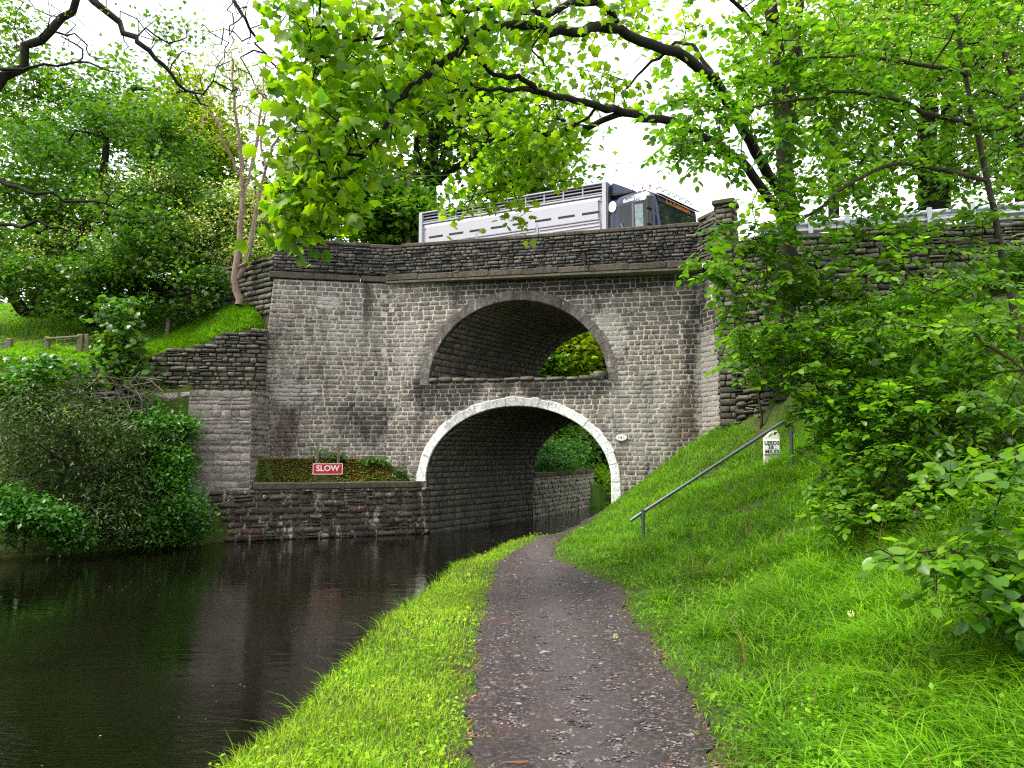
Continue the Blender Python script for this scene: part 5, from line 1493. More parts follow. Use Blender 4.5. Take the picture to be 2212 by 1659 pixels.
beech('low spreading beech sapling with a thin brown stem right of the milepost', g2,
      [g2] + px_path([(1905, 1130, 7.6), (1870, 1010, 7.9), (1840, 900, 8.1), (1790, 780, 8.3), (1750, 640, 8.5)]),
      [(px_path([(1885, 1060, 7.8), (1960, 960, 7.6), (2060, 870, 7.4), (2160, 800, 7.2)]), .02, .007),
       (px_path([(1860, 980, 7.9), (1780, 960, 7.9), (1720, 970, 7.9)]), .014, .006),
       (px_path([(1840, 900, 8.1), (1760, 860, 8.1), (1680, 850, 8.1)]), .014, .006),
       (px_path([(2212, 800, 7.0), (2100, 720, 7.2), (2000, 700, 7.5), (1900, 700, 7.8)]), .02, .007)],
      [(1720, 800, 80, 45, 8.1, .5, 36), (1760, 760, 100, 60, 8.2, .6, 60), (1860, 740, 110, 70, 8.0, .7, 66), (1980, 760, 130, 80, 7.8, .8, 80), (2120, 740, 120, 90, 7.5, .9, 76), (1820, 860, 120, 70, 8.0, .7, 70), (1960, 880, 140, 80, 7.6, .8, 90), (2120, 880, 120, 90, 7.3, .8, 80),
       (1830, 940, 80, 50, 7.9, .5, 44), (1810, 1060, 70, 45, 7.7, .4, 22), (1760, 1090, 50, 25, 7.6, .3, 8), (1950, 1110, 110, 50, 7.2, .6, 40), (2060, 950, 150, 80, 7.4, .7, 60), (1900, 830, 150, 80, 7.8, .7, 60), (1780, 865, 60, 35, 7.9, .3, 26), (1700, 740, 80, 50, 8.2, .5, 40), (1640, 800, 50, 40, 8.2, .4, 16), (1860, 980, 120, 50, 7.7, .6, 46), (2020, 1010, 140, 60, 7.3, .7, 64), (2150, 1030, 80, 80, 7.0, .7, 44), (1880, 1090, 110, 50, 7.3, .6, 34), (1790, 1130, 60, 30, 7.2, .4, 10)],
      9, .28, .082, .030, .014, parts=300)
g3 = Vector((3.9, 3.6, float(H(3.9, 3.6))))
beech('nearest beech branch with large bright leaves low at the right edge', g3,
      [g3] + px_path([(2330, 1290, 4.6), (2300, 1120, 4.4), (2260, 960, 4.3)]),
      [(px_path([(2330, 1290, 4.6), (2180, 1230, 4.4), (2050, 1200, 4.3), (1930, 1190, 4.2), (1850, 1200, 4.1)]), .012, .004),
       (px_path([(2300, 1120, 4.4), (2200, 1060, 4.2), (2100, 1040, 4.1), (2040, 1060, 4.0)]), .010, .004),
       (px_path([(2300, 1150, 4.4), (2250, 1270, 4.2), (2150, 1310, 4.1)]), .010, .004)],
      [(2000, 1205, 110, 28, 4.2, .35, 16), (2110, 1225, 100, 45, 4.3, .4, 26), (2190, 1260, 70, 60, 4.2, .4, 26), (2090, 1030, 90, 40, 4.1, .3, 10), (2150, 980, 60, 60, 4.2, .3, 8), (2080, 1290, 80, 40, 4.1, .3, 12), (2190, 1120, 50, 50, 4.1, .3, 8), (2130, 1180, 80, 50, 4.2, .3, 16), (2180, 1330, 60, 40, 4.1, .3, 10)],
      6, .24, .088, .03, .012, parts=300)
# hawthorn at the top right, in blossom
h0 = ground_pt(2330, 13)
tree('hawthorn_tree', 'hawthorn with creamy blossom high at the right behind the leaning beech', [h0, pt(2300, 500, 13), pt(2230, 250, 13), pt(2150, 60, 13)],
     [(2010, 120, 120, 60, 12.6, 1, 50), (2120, 80, 120, 80, 12.8, 1, 50), (1860, 160, 90, 60, 12.4, .8, 26), (2140, 300, 90, 90, 12.8, .9, 30), (1900, 50, 120, 50, 12.5, 1, 26)],
     30, .22, .075, 'lobed', M['far_leaf'], M['bark'], r0=.11, r1=.04, mats2=(M['blossom'], .26, 'rhomb', .045, 50, 'blossom'))

# ---- trees beyond the road on the right
G_R = 'trees standing beyond the crash barrier'
t0 = pt(2000, 440, 30)
tree('sycamore_tree', 'pair-stemmed dark trunk rising behind the crash barrier at right', [(t0.x, 30, 6.2), pt(2003, 300, 30), pt(2010, 160, 30), pt(2020, 0, 30), pt(2020, -150, 30)],
     [(1900, 100, 170, 110, 29, 3, 100), (2060, 60, 170, 120, 30, 3, 110), (1760, 150, 110, 90, 29, 2.5, 60), (2170, 200, 110, 120, 29, 3, 70), (1900, 300, 110, 70, 28, 2, 34), (2130, 360, 90, 50, 28, 2, 26), (1830, 400, 90, 30, 27, 2, 14)],
     26, .55, .26, 'lobed', M['far_leaf'], M['bark_dark'], r0=.42, r1=.2, limbs=[([pt(2035, 440, 30.3), pt(2045, 320, 30.4), pt(2055, 180, 30.6), pt(2090, 20, 30.8)], .36, .2), ([pt(2003, 300, 30), pt(1940, 220, 29.5), pt(1880, 180, 29), pt(1800, 160, 28.6)], .14, .06),
     ([pt(2010, 420, 30), pt(1960, 330, 29.6), pt(1900, 260, 29.2), pt(1860, 240, 29)], .14, .05)], group=G_R, step=.9)
t1 = pt(1790, 430, 36)
tree('ash_tree', 'open-crowned tree with sky showing through behind the barrier', [(t1.x, 36, 6.2), pt(1800, 330, 36), pt(1790, 200, 36), pt(1770, 60, 36)],
     [(1780, 220, 130, 100, 36, 3, 60), (1860, 360, 120, 60, 35, 2.5, 26), (1740, 60, 130, 90, 36, 3, 60), (1700, 340, 80, 60, 35, 2, 16)],
     20, .6, .26, 'lobed', M['far_leaf'], M['bark_dark'], r0=.3, r1=.1, group=G_R, step=.9)
t2 = pt(2190, 430, 26)
tree('ash_tree', 'narrow tree at the far right edge behind the barrier', [(t2.x, 26, 6.2), pt(2200, 300, 26), pt(2180, 180, 26), pt(2190, 40, 26)],
     [(2160, 200, 90, 100, 26, 2, 46), (2200, 370, 70, 60, 25, 2, 26), (2250, 100, 120, 120, 26, 2, 40)],
     22, .5, .2, 'lobed', M['far_leaf'], M['bark_dark'], r0=.2, r1=.08, group=G_R, step=.9)

# ---- behind the lorry
G_B = 'trees standing beyond the road behind the lorry'
t3 = pt(930, 520, 40)
tree('oak_tree', 'large spreading tree with dark forking limbs behind the left of the lorry', [(t3.x, 40, 6), pt(928, 420, 40), pt(932, 340, 40), pt(945, 250, 40), pt(960, 160, 40)],
     [(900, 260, 150, 110, 39, 4, 90), (1060, 270, 150, 110, 40, 4, 100), (1180, 350, 90, 90, 40, 3, 60), (1010, 180, 170, 90, 40, 4, 80), (1220, 370, 55, 40, 39, 2, 18), (1120, 420, 90, 60, 39, 2.5, 34), (840, 330, 100, 80, 38, 3, 40)],
     30, .8, .34, 'lobed', M['far_leaf'], M['bark_dark'], r0=.5, r1=.18, limbs=[([pt(930, 400, 40), pt(900, 330, 39.5), pt(905, 280, 39), pt(880, 240, 39)], .22, .1), ([pt(930, 400, 40), pt(970, 370, 39), pt(1010, 350, 38.5), pt(1060, 300, 38)], .26, .1),
     ([pt(930, 390, 40), pt(870, 360, 39), pt(830, 350, 38.5)], .16, .07), ([pt(935, 400, 40), pt(960, 330, 40), pt(990, 260, 40), pt(1000, 200, 40)], .2, .1)], group=G_B, step=1.0)
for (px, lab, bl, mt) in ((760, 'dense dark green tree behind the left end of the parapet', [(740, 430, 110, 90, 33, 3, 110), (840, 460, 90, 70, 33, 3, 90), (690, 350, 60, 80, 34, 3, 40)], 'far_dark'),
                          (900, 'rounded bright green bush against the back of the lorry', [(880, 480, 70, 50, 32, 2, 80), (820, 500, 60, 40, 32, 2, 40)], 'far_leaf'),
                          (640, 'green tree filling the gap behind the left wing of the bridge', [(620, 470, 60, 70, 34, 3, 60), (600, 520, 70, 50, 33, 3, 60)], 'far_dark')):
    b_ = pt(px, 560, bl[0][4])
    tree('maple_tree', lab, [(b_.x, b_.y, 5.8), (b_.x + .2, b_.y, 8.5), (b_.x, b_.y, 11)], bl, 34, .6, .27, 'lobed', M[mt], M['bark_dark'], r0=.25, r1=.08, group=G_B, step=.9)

# ---- left side
G_L = 'trees on the pasture slope beyond the left bank'
t4 = ground_pt(70, 27)
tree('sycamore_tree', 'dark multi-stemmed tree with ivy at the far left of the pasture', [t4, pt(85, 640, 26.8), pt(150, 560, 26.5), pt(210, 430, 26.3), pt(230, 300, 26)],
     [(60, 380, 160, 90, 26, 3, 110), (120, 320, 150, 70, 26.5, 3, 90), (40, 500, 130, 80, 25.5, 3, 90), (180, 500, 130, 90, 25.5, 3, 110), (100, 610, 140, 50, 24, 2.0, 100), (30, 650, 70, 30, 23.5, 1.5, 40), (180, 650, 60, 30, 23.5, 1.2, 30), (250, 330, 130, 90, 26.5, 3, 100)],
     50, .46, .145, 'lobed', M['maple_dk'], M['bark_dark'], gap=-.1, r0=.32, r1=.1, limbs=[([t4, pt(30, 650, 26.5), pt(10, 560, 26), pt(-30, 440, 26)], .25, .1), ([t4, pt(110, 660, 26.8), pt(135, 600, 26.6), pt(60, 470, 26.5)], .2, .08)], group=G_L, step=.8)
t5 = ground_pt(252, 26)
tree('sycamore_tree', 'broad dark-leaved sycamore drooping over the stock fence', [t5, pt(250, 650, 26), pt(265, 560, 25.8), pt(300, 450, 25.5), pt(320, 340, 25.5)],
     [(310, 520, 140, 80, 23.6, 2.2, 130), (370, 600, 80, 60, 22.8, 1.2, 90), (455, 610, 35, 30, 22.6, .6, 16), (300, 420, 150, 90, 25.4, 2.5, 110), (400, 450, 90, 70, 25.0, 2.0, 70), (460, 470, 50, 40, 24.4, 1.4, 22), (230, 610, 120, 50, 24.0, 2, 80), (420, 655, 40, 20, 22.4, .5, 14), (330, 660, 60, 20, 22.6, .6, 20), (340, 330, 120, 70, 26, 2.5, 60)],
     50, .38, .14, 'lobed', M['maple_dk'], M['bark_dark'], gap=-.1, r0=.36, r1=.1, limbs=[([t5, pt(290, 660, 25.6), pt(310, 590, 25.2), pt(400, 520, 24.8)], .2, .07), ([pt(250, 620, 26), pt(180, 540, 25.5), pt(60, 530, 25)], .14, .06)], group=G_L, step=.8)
t6 = ground_pt(120, 32)
tree('lime_tree', 'tall fresh green tree at upper left with sky between its branches', [t6, pt(130, 500, 32), pt(180, 350, 32), pt(250, 240, 32), pt(290, 190, 32)],
     [(150, 270, 160, 60, 32, 3.5, 90), (290, 280, 110, 70, 32, 3, 70), (60, 270, 120, 80, 31, 3, 60), (40, 150, 80, 70, 30, 2.5, 50), (300, 190, 90, 40, 32, 2.5, 30), (200, 210, 100, 40, 32, 2.5, 30), (350, 310, 60, 50, 32, 3, 34), (380, 60, 40, 50, 32, 2, 8), (15, 90, 50, 90, 31, 2, 24), (330, 210, 80, 40, 32, 2, 12)],
     38, .5, .19, 'lobed', M['far_leaf'], M['bark_dark'], gap=-.2, r0=.35, r1=.12, group=G_L, step=.9)
t7 = ground_pt(400, 31.5)
tree('field_maple_tree', 'yellow-flushed maple behind the hawthorn left of the bare ash', [t7, pt(400, 500, 31.5), pt(410, 380, 31.5), pt(420, 260, 31.5)],
     [(400, 230, 55, 60, 31, 2.0, 50), (430, 330, 70, 80, 31, 2, 70), (470, 330, 40, 60, 31, 2, 24), (385, 300, 50, 60, 31, 2, 36)],
     30, .6, .25, 'lobed', M['far_leaf'], M['bark_dark'], r0=.25, r1=.08, mats2=(M['yellow_leaf'], .6, 'lobed', .17, 40, 'young_leaves'), group=G_L, step=.9)
t8 = ground_pt(455, 25.2)
tree('hawthorn_tree', 'hawthorn covered in white blossom left of the bare ash', [t8, pt(450, 640, 25.2), pt(470, 560, 25), pt(450, 470, 25)],
     [(440, 520, 60, 60, 24.2, 1.2, 60), (520, 490, 60, 80, 24.8, 1.4, 76), (480, 590, 50, 40, 24.0, 1.0, 44), (560, 470, 40, 60, 24.8, 1.2, 40), (400, 430, 60, 50, 24.6, 1.5, 30), (560, 560, 30, 40, 24, 1, 20)],
     30, .34, .12, 'lobed', M['far_leaf'], M['bark'], r0=.16, r1=.05, mats2=(M['blossom'], .65, 'rhomb', .10, 70, 'blossom'), group=G_L, step=.6)
t8b = ground_pt(190, 25)
tree('hawthorn_tree', 'half hidden hawthorn with blossom among the dark sycamores', [t8b, pt(200, 640, 25), pt(190, 560, 25), pt(230, 480, 25)],
     [(180, 560, 110, 70, 24.2, 1.5, 60), (300, 440, 90, 50, 24.3, 1.5, 34), (380, 560, 70, 50, 24.0, 1.2, 24)],
     20, .34, .10, 'lobed', M['far_leaf'], M['bark'], r0=.14, r1=.05, mats2=(M['blossom'], .45, 'rhomb', .075, 44, 'blossom'), group=G_L, step=.6)
# the bare ash: pink-grey stems, tufts of new leaf
def bare_ash():
    b = pt(516, 648, 21.9); b.z -= .15
    root = empty('ash_tree', b, label='nearly bare pink-barked ash tree standing at the left end of the bridge', cat='tree')
    R = lambda L: [pt(*q) - b for q in L]
    S = Skel().path([Vector((0, 0, 0))] + R([(512, 600, 21.90), (518, 520, 21.90), (524, 430, 21.90), (522, 350, 21.90), (512, 270, 21.90), (505, 180, 21.90), (500, 110, 21.90)]), .115, .02, wig=.03)
    S.path(R([(515, 600, 21.90), (540, 520, 21.80), (556, 440, 21.70), (575, 360, 21.70), (600, 300, 21.60), (628, 250, 21.50)]), .09, .015, wig=.03)
    S.path(R([(524, 420, 21.90), (545, 350, 22.10), (560, 280, 22.30), (566, 200, 22.30), (575, 130, 22.30)]), .07, .012, wig=.03)
    S.path(R([(520, 380, 21.90), (490, 320, 21.80), (465, 270, 21.70), (440, 230, 21.50), (400, 215, 21.30)]), .05, .010, wig=.03)
    S.path(R([(575, 360, 21.70), (560, 300, 21.90), (585, 220, 21.90), (590, 170, 21.90)]), .04, .01)
    S.path(R([(514, 580, 21.90), (535, 560, 21.70), (548, 500, 21.50), (550, 420, 21.50)]), .05, .015)
    T = np.concatenate([blob(500, 200, 100, 110, 21.90, 1.6, 130), blob(570, 230, 70, 110, 22.00, 1.4, 90), blob(460, 280, 60, 70, 21.70, 1.2, 40), blob(610, 300, 40, 80, 21.70, 1, 30), blob(560, 420, 60, 60, 21.60, 1, 24)]) - np.array(b)
    S.grow(T, step=.25, wig=.018, tip=.0075, maxr=.03, bias=.12, droop=-.12)
    S.mesh('trunk', M['ash'], root)
    tips, _ = S.tip_arrays()
    build_leaves('young_leaves', scatter_leaves(tips, 7, .11, .13, 'slim', droop=.2), 'slim', M['yellow_leaf'], root)
bare_ash()

# bare twigs hanging in from the top left: branches of a tree standing outside the frame on the left
def overhang():
    b = Vector((-7.2, 5.6, 1.0)); b = Vector((-14.2, 9.5, float(H(-14.2, 9.5))))
    root = empty('ash_tree', b, label='tree reaching in from the upper left with almost bare crossing branches', cat='tree')
    R = lambda L: [pt(*q) - b for q in L]
    S = Skel().path([Vector((0, 0, -.2)), Vector((.3, .0, 2.2)), Vector((1.2, .1, 3.9)), Vector((2.6, .1, 4.9)), Vector((4.0, .1, 5.5))] + R([(-260, 80, 9.6), (-150, -100, 9.6)]), .24, .08)
    S.path(R([(-520, 300, 9.6), (-300, 290, 9.6), (-100, 260, 9.5), (20, 170, 9.5), (90, 90, 9.5), (150, 20, 9.5), (200, -60, 9.5)]), .09, .04)
    S.path(R([(-180, -40, 9.6), (60, -60, 9.4), (180, -20, 9.3), (250, 50, 9.3), (310, 90, 9.3), (350, 140, 9.4), (400, 190, 9.5), (440, 230, 9.6)]), .06, .012)
    S.path(R([(60, -60, 9.4), (300, -90, 9.6), (470, -20, 9.8), (530, 50, 9.9), (560, 100, 10), (600, 150, 10)]), .04, .008)
    S.path(R([(-420, 200, 9.6), (-250, 150, 9.6), (-50, 160, 9.4), (60, 145, 9.3), (160, 135, 9.2), (260, 150, 9.2)]), .03, .01)
    S.path(R([(-560, 360, 9.6), (-260, 360, 9.6), (-80, 370, 9.5), (0, 385, 9.5), (60, 415, 9.4), (140, 430, 9.4), (230, 440, 9.3)]), .05, .012)
    S.path(R([(-620, 430, 9.6), (-240, 480, 9.6), (-80, 490, 9.5), (0, 485, 9.5), (80, 483, 9.4), (135, 495, 9.4)]), .04, .014)
    T = np.concatenate([blob(520, 60, 110, 70, 10, .8, 80), blob(420, 120, 100, 90, 9.6, .8, 70), blob(250, 60, 140, 60, 9.4, .8, 60), blob(120, 100, 120, 60, 9.3, .7, 40), blob(540, 170, 70, 60, 10, .6, 36), blob(260, 400, 120, 60, 9.3, .6, 30), blob(60, 30, 80, 40, 9.3, .5, 24)]) - np.array(b)
    S.grow(T, step=.14, wig=.010, tip=.0034, maxr=.016, bias=.12, droop=-.10)
    S.mesh('trunk', M['bark_dark'], root)
    tips, _ = S.tip_arrays(); w = tips + np.array(b)
    sel = rng.random(len(tips)) < .35
    build_leaves('young_leaves', scatter_leaves(tips[sel], 4, .05, .045, 'slim', droop=.1), 'slim', M['yellow_leaf'], root)
overhang()

# young sycamore sprig hanging over the dry-stone wall
s0 = ground_pt(255, 20.0)
tree('sycamore_sapling', 'young dark-leaved sycamore sapling leaning over the left end of the dry-stone wall', [s0, pt(262, 800, 19.8), pt(265, 740, 19.7), pt(270, 680, 19.6)],
     [(265, 770, 50, 50, 19.4, .7, 40), (250, 700, 42, 50, 19.5, .6, 26), (290, 820, 30, 30, 19.3, .4, 14), (230, 830, 36, 30, 19.4, .5, 14)],
     12, .18, .15, 'maple', M['maple_dk'], M['bark'], r0=.05, r1=.02, step=.3)
s1_ = ground_pt(60, 18.8)
tree('sycamore_sapling', 'sycamore seedling with pale yellow shoots at the left edge', [s1_, pt(60, 880, 18.6), pt(60, 820, 18.6)],
     [(50, 830, 60, 50, 18.4, .7, 36), (110, 800, 50, 40, 18.4, .5, 20)], 10, .18, .14, 'maple', M['nettle'], M['bark'], r0=.04, r1=.015, step=.3,
     mats2=(M['yellow_leaf'], .4, 'lobed', .07, 14, 'young_leaves'))

# ------------------------------------------------------------------ woodland beyond the arches
G_W = 'trees of the wood beyond the arches'
spec = [(1210, 760, 52, 'bright yellow-green tree seen through the upper arch', [(1225, 775, 50, 50, 38, 2, 110), (1245, 740, 50, 45, 38.5, 2, 70)], 'yellow_leaf'),
        (1290, 700, 50, 'dark tree framing the right of the upper arch opening', [(1290, 690, 50, 40, 40, 2, 60), (1330, 770, 50, 50, 40, 2, 40)], 'far_dark'),
        (1180, 820, 48, 'mid green tree low behind the upper arch', [(1170, 780, 30, 50, 37, 2, 36), (1180, 820, 60, 60, 42, 3, 40), (1260, 860, 70, 60, 43, 3, 60)], 'far_leaf'),
        (1230, 930, 44, 'dark wood-edge tree seen through the lower arch', [(1220, 930, 70, 50, 38, 3, 110), (1290, 950, 60, 50, 39, 3, 80)], 'far_dark')]
for px, py, Y, lab, bl, mt in spec:
    Yb = bl[0][4]; b_ = ground_pt(px, Yb)
    tree('woodland_tree', lab, [b_, Vector((b_.x, b_.y, b_.z + 2.5)), pt(px, py - 40, Yb)], bl, 36, .6, .26, 'lobed', M[mt], M['bark_dark'], r0=.2, r1=.08, group=G_W, step=.9)
# a belt of trees closing the view: nobody could count it
def belt():
    xs = [(-52, 46), (-40, 50), (-30, 48), (-21, 52), (-13, 56), (-6, 60), (2, 58), (10, 60), (18, 56), (26, 58), (36, 52)]
    S = None; ds = []; root = empty('distant_woodland', (0, 0, 0), kind='stuff', label='belt of woodland closing the view beyond the road and canal')
    for k, (x, y) in enumerate(xs):
        g = float(H(x, y)); hh = random.uniform(7, 9.5)
        if -25 < x < -10: hh = 6.5
        S = Skel().path([Vector((x, y, g - .3)), Vector((x + .3, y, g + 3)), Vector((x, y + .2, g + hh * .8))], .3, .1)
        d = rng.normal(size=(90, 3)); d /= np.linalg.norm(d, axis=1, keepdims=True)
        T = d * (rng.random(90) ** .35)[:, None] * np.array([5.5, 4.0, hh * .5]) + np.array([x, y, g + hh * .52])
        S.grow(T, step=1.2, wig=.1, tip=.012, maxr=.1); o = S.mesh('trunks', M['bark_dark'], root); o['kind'] = 'stuff'
        ds.append(scatter_leaves(S.tip_arrays()[0], 34, .9, .38, 'lobed'))
    build_leaves('crowns', cat(*ds), 'lobed', M['far_leaf'], root)
belt()
# ------------------------------------------------------------------ shrubs and nettles on the far bank
def shrub(name, label, ell, n, per, rad, size, kind, mat, cat_='shrub', bark='bark', extra=None, shell=.5, base=None):
    """ell: list of photo ellipsoids; stems spring from the ground under the middle"""
    c = ell[0]; g = base or ground_pt(c[0], c[4])
    root = empty(name, g, label=label, cat=cat_)
    gv = np.array(g)
    S = Skel().path([Vector((0, 0, -.1)), (pt(c[0], c[1], c[4]) - Vector(g)) * .6], .04, .015)
    tot = sum(e[2] * e[3] for e in ell)
    T = np.concatenate([blob(*e, max(3, int(n * e[2] * e[3] / tot)), shell) for e in ell])
    gz = H(T[:, 0], T[:, 1]); gz = np.maximum(gz, WATER + .1)
    T[:, 2] = np.maximum(T[:, 2], gz + .05)
    S.grow(T - gv, step=.35, wig=.05, tip=.005, maxr=.03)
    S.mesh('stem', M[bark], root)
    tips, _ = S.tip_arrays()
    build_leaves('foliage', scatter_leaves(tips, per, rad, size, kind), kind, M[mat], root)
    if extra:
        m2, frac, size2, per2, nm = extra; sel = rng.random(len(tips)) < frac
        build_leaves(nm, scatter_leaves(tips[sel], per2, rad, size2, 'rhomb'), 'rhomb', M[m2], root)
shrub('willow_bush', 'large grey-green bush with fine leaves hanging over the canal at left', [(190, 980, 150, 130, 17.6, 1.2), (90, 930, 110, 110, 17.2, 1.2), (260, 1060, 90, 80, 17.8, 1.0), (200, 1110, 110, 70, 17.0, .8), (270, 960, 60, 60, 18.2, .8), (20, 1000, 60, 100, 16.6, 1)],
      560, 26, .20, .12, 'slim', 'shrub', extra=('yellow_leaf', .05, .07, 8, 'young_leaves'))
shrub('elder_bush', 'light green bush trailing in the water against the buttress foot', [(380, 1090, 60, 60, 18.2, .6), (320, 1140, 60, 45, 17.8, .6), (405, 1130, 45, 50, 18.4, .5), (360, 1030, 50, 30, 18.5, .5)],
      190, 26, .15, .085, 'rhomb', 'nettle', extra=('shrub', .4, .08, 12, 'darker_leaves'))  # a random share of the tips also gets darker grey-green leaves
shrub('nettle_patch', 'bright green nettle bed climbing the bank beside the buttress', [(340, 930, 75, 50, 18.9, .5), (370, 1000, 50, 50, 18.6, .4), (290, 890, 60, 35, 19.3, .5), (390, 930, 28, 50, 19.0, .3), (310, 980, 50, 50, 18.5, .4)],
      420, 24, .13, .10, 'rhomb', 'nettle', cat_='nettles')
shrub('nettle_patch', 'pale green nettle bed just above the water at the bottom left corner of the bank', [(60, 1120, 90, 45, 16.0, .5), (150, 1150, 50, 30, 16.3, .4), (10, 1090, 40, 40, 15.8, .4)],
      160, 24, .12, .10, 'rhomb', 'nettle', cat_='nettles')
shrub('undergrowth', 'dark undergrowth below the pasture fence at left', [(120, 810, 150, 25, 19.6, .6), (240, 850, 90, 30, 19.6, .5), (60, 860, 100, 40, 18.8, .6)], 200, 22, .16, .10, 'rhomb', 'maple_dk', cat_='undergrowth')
shrub('bramble_bush', 'bright bush against the roadside wall above the rubble wall', [(1640, 740, 50, 26, 16.4, .5), (1720, 720, 70, 28, 16.3, .6), (1860, 680, 110, 26, 15.8, .6), (2050, 640, 120, 26, 15.0, .6), (2190, 580, 80, 40, 14.6, .6), (1615, 760, 30, 30, 16.6, .3)],
      330, 24, .16, .10, 'rhomb', 'beech', cat_='bush')
shrub('bramble_bush', 'leafy undergrowth on the shaded slope under the beech saplings', [(1900, 800, 160, 60, 12.2, .8), (2080, 760, 150, 80, 11.5, .8), (1980, 930, 160, 60, 10, .8), (2140, 1000, 110, 80, 8.6, .7), (1850, 900, 80, 40, 11.5, .6), (1960, 1080, 120, 40, 8.6, .6), (2140, 1180, 90, 60, 6.6, .5)],
      620, 24, .16, .085, 'rhomb', 'beech', cat_='bush')
shrub('garden_bush', 'sunlit green bush at the canal edge beyond the lower arch', [(1285, 1040, 40, 30, 36, 1.5), (1330, 1060, 50, 30, 35, 1.5), (1262, 1060, 16, 26, 37, 1)], 140, 34, .35, .17, 'rhomb', 'grass')
shrub('undergrowth', 'ferny undergrowth spilling over the coping beyond the lower arch', [(1185, 1000, 30, 14, 28.8, .5), (1215, 995, 40, 16, 29.8, .6), (1175, 970, 30, 26, 30.5, .8), (1230, 975, 30, 26, 31.5, .8)], 120, 26, .2, .12, 'rhomb', 'nettle')
shrub('garden_bush', 'dark hanging bush on the slope left beyond the lower arch', [(1190, 985, 50, 28, 33, 1.2), (1230, 960, 50, 30, 35, 1.5)], 110, 26, .35, .16, 'rhomb', 'maple_dk')

def area_pts(n, x0, x1, y0, y1): return rng.uniform(x0, x1, n), rng.uniform(y0, y1, n)
def fbm(x, y, s, k):
    return (np.sin(x * s + 1.7 * np.sin(y * s * .8 + k)) + np.sin(y * s * 1.3 + 1.3 * np.sin(x * s * 1.1 + 2 * k)) + .6 * np.sin((x + y) * s * 2.3 + k * 3)) / 2.6
for lab, (bx, by, bz), s_ in (('willow bush on the far bank just outside the left of the view', (-13.4, 13.6, .5), 1.0), ('low elder bush further back along the far bank, outside the view', (-13.9, 9.5, .6), 1.2), ('hawthorn bush above the far bank, outside the view', (-15.6, 15.8, 3.0), 1.1)):
    root = empty('bank_bush', (bx, by, float(H(bx, by))), label=lab, cat='bush')
    S = Skel().path([Vector((0, 0, -.1)), Vector((0, 0, .5))], .05, .03)
    T = rng.normal(size=(130, 3)) * np.array([.75, 1.0, .55]) * s_ + np.array([0, 0, .9 * s_]); T[:, 2] = np.maximum(T[:, 2], .1)
    S.grow(T, step=.35, wig=.05, tip=.006, maxr=.03); S.mesh('stem', M['bark'], root)
    build_leaves('foliage', scatter_leaves(S.tip_arrays()[0], 26, .2, .12, 'slim'), 'slim', M['shrub'], root)
x, y = area_pts(26000, -14.2, -9.2, 19.3, 22); ok = fbm(x, y, 1.1, 2) > -.9
tot_ = (x[ok], y[ok])
# brush pile of dead sticks
def brush():
    c = pt(230, 870, 19.0)
    root = empty('brushwood_heap', c, label='tangle of bare dead sticks lying on the bank below the pasture fence', cat='brushwood')
    mb = MB()
    for k in range(150):
        p = pt(random.uniform(130, 330), random.uniform(815, 905), random.uniform(18.5, 19.3))
        d = Vector((random.gauss(0, 1), random.gauss(0, .3), random.gauss(0, .45))).normalized() * random.uniform(.2, .6)
        mb.tube([p - c - d, p - c + Vector((0, 0, random.gauss(0, .08))), p - c + d], [.012, .01, .004], 4)
    mb.build('sticks', simple_mat('dead_stick', (.13, .105, .085), .9, var=.4, scale=5), root, kind='stuff')
brush()

# ------------------------------------------------------------------ grass
def normals(x, y):
    e = .06; return (H(x + e, y) - H(x - e, y)) / (2 * e), (H(x, y + e) - H(x, y - e)) / (2 * e)
def blades(P, h, lean_dir, lean, w, seg=3):
    """curved tapering blades, seg rungs then a tip"""
    n = len(P); out = np.zeros((n, seg * 2 + 1, 3))
    side = np.stack([-lean_dir[:, 1], lean_dir[:, 0], np.zeros(n)], 1)
    # let the flat of the blade face random ways
    a = rng.uniform(-1, 1, n)[:, None]
    side = side + np.concatenate([lean_dir, np.zeros((n, 1))], 1) * a * .6
    side /= np.linalg.norm(side, axis=1, keepdims=True)
    ld = np.concatenate([lean_dir, np.zeros((n, 1))], 1)
    for k in range(seg + 1):
        f = k / seg
        c = P + ld * (h * lean * f ** 2)[:, None]; c[:, 2] += h * (f - .35 * lean * f ** 2.5)
        if k < seg:
            ww = (w * (1 - .45 * f))[:, None]
            out[:, 2 * k] = c - side * ww; out[:, 2 * k + 1] = c + side * ww
        else: out[:, 2 * seg] = c
    base = np.arange(n)[:, None] * (seg * 2 + 1)
    q = []
    for k in range(seg - 1): q.append(np.concatenate([base + 2 * k, base + 2 * k + 1, base + 2 * k + 3, base + 2 * k + 2], 1))
    q = np.concatenate(q) if q else None
    t = np.concatenate([base + 2 * (seg - 1), base + 2 * seg - 1, base + 2 * seg], 1)
    return out.reshape(-1, 3), q, t, seg * 2 + 1
def in_view(x, y, z, m=.08):
    return (y > .8) & (np.abs(x) < y * (.70 + m) + .4) & ((EYE - z) < y * (.42 + m) + .3)
def sample(n, x0, x1, y0, y1, pw=1.4):
    """more points near the viewer, where blades show large"""
    u = rng.random(n); y = (y0 ** (1 - pw) + u * (y1 ** (1 - pw) - y0 ** (1 - pw))) ** (1 / (1 - pw))
    return rng.uniform(x0, x1, n), y
def fbm(x, y, s, k):
    return (np.sin(x * s + 1.7 * np.sin(y * s * .8 + k)) + np.sin(y * s * 1.3 + 1.3 * np.sin(x * s * 1.1 + 2 * k)) + .6 * np.sin((x + y) * s * 2.3 + k * 3)) / 2.6
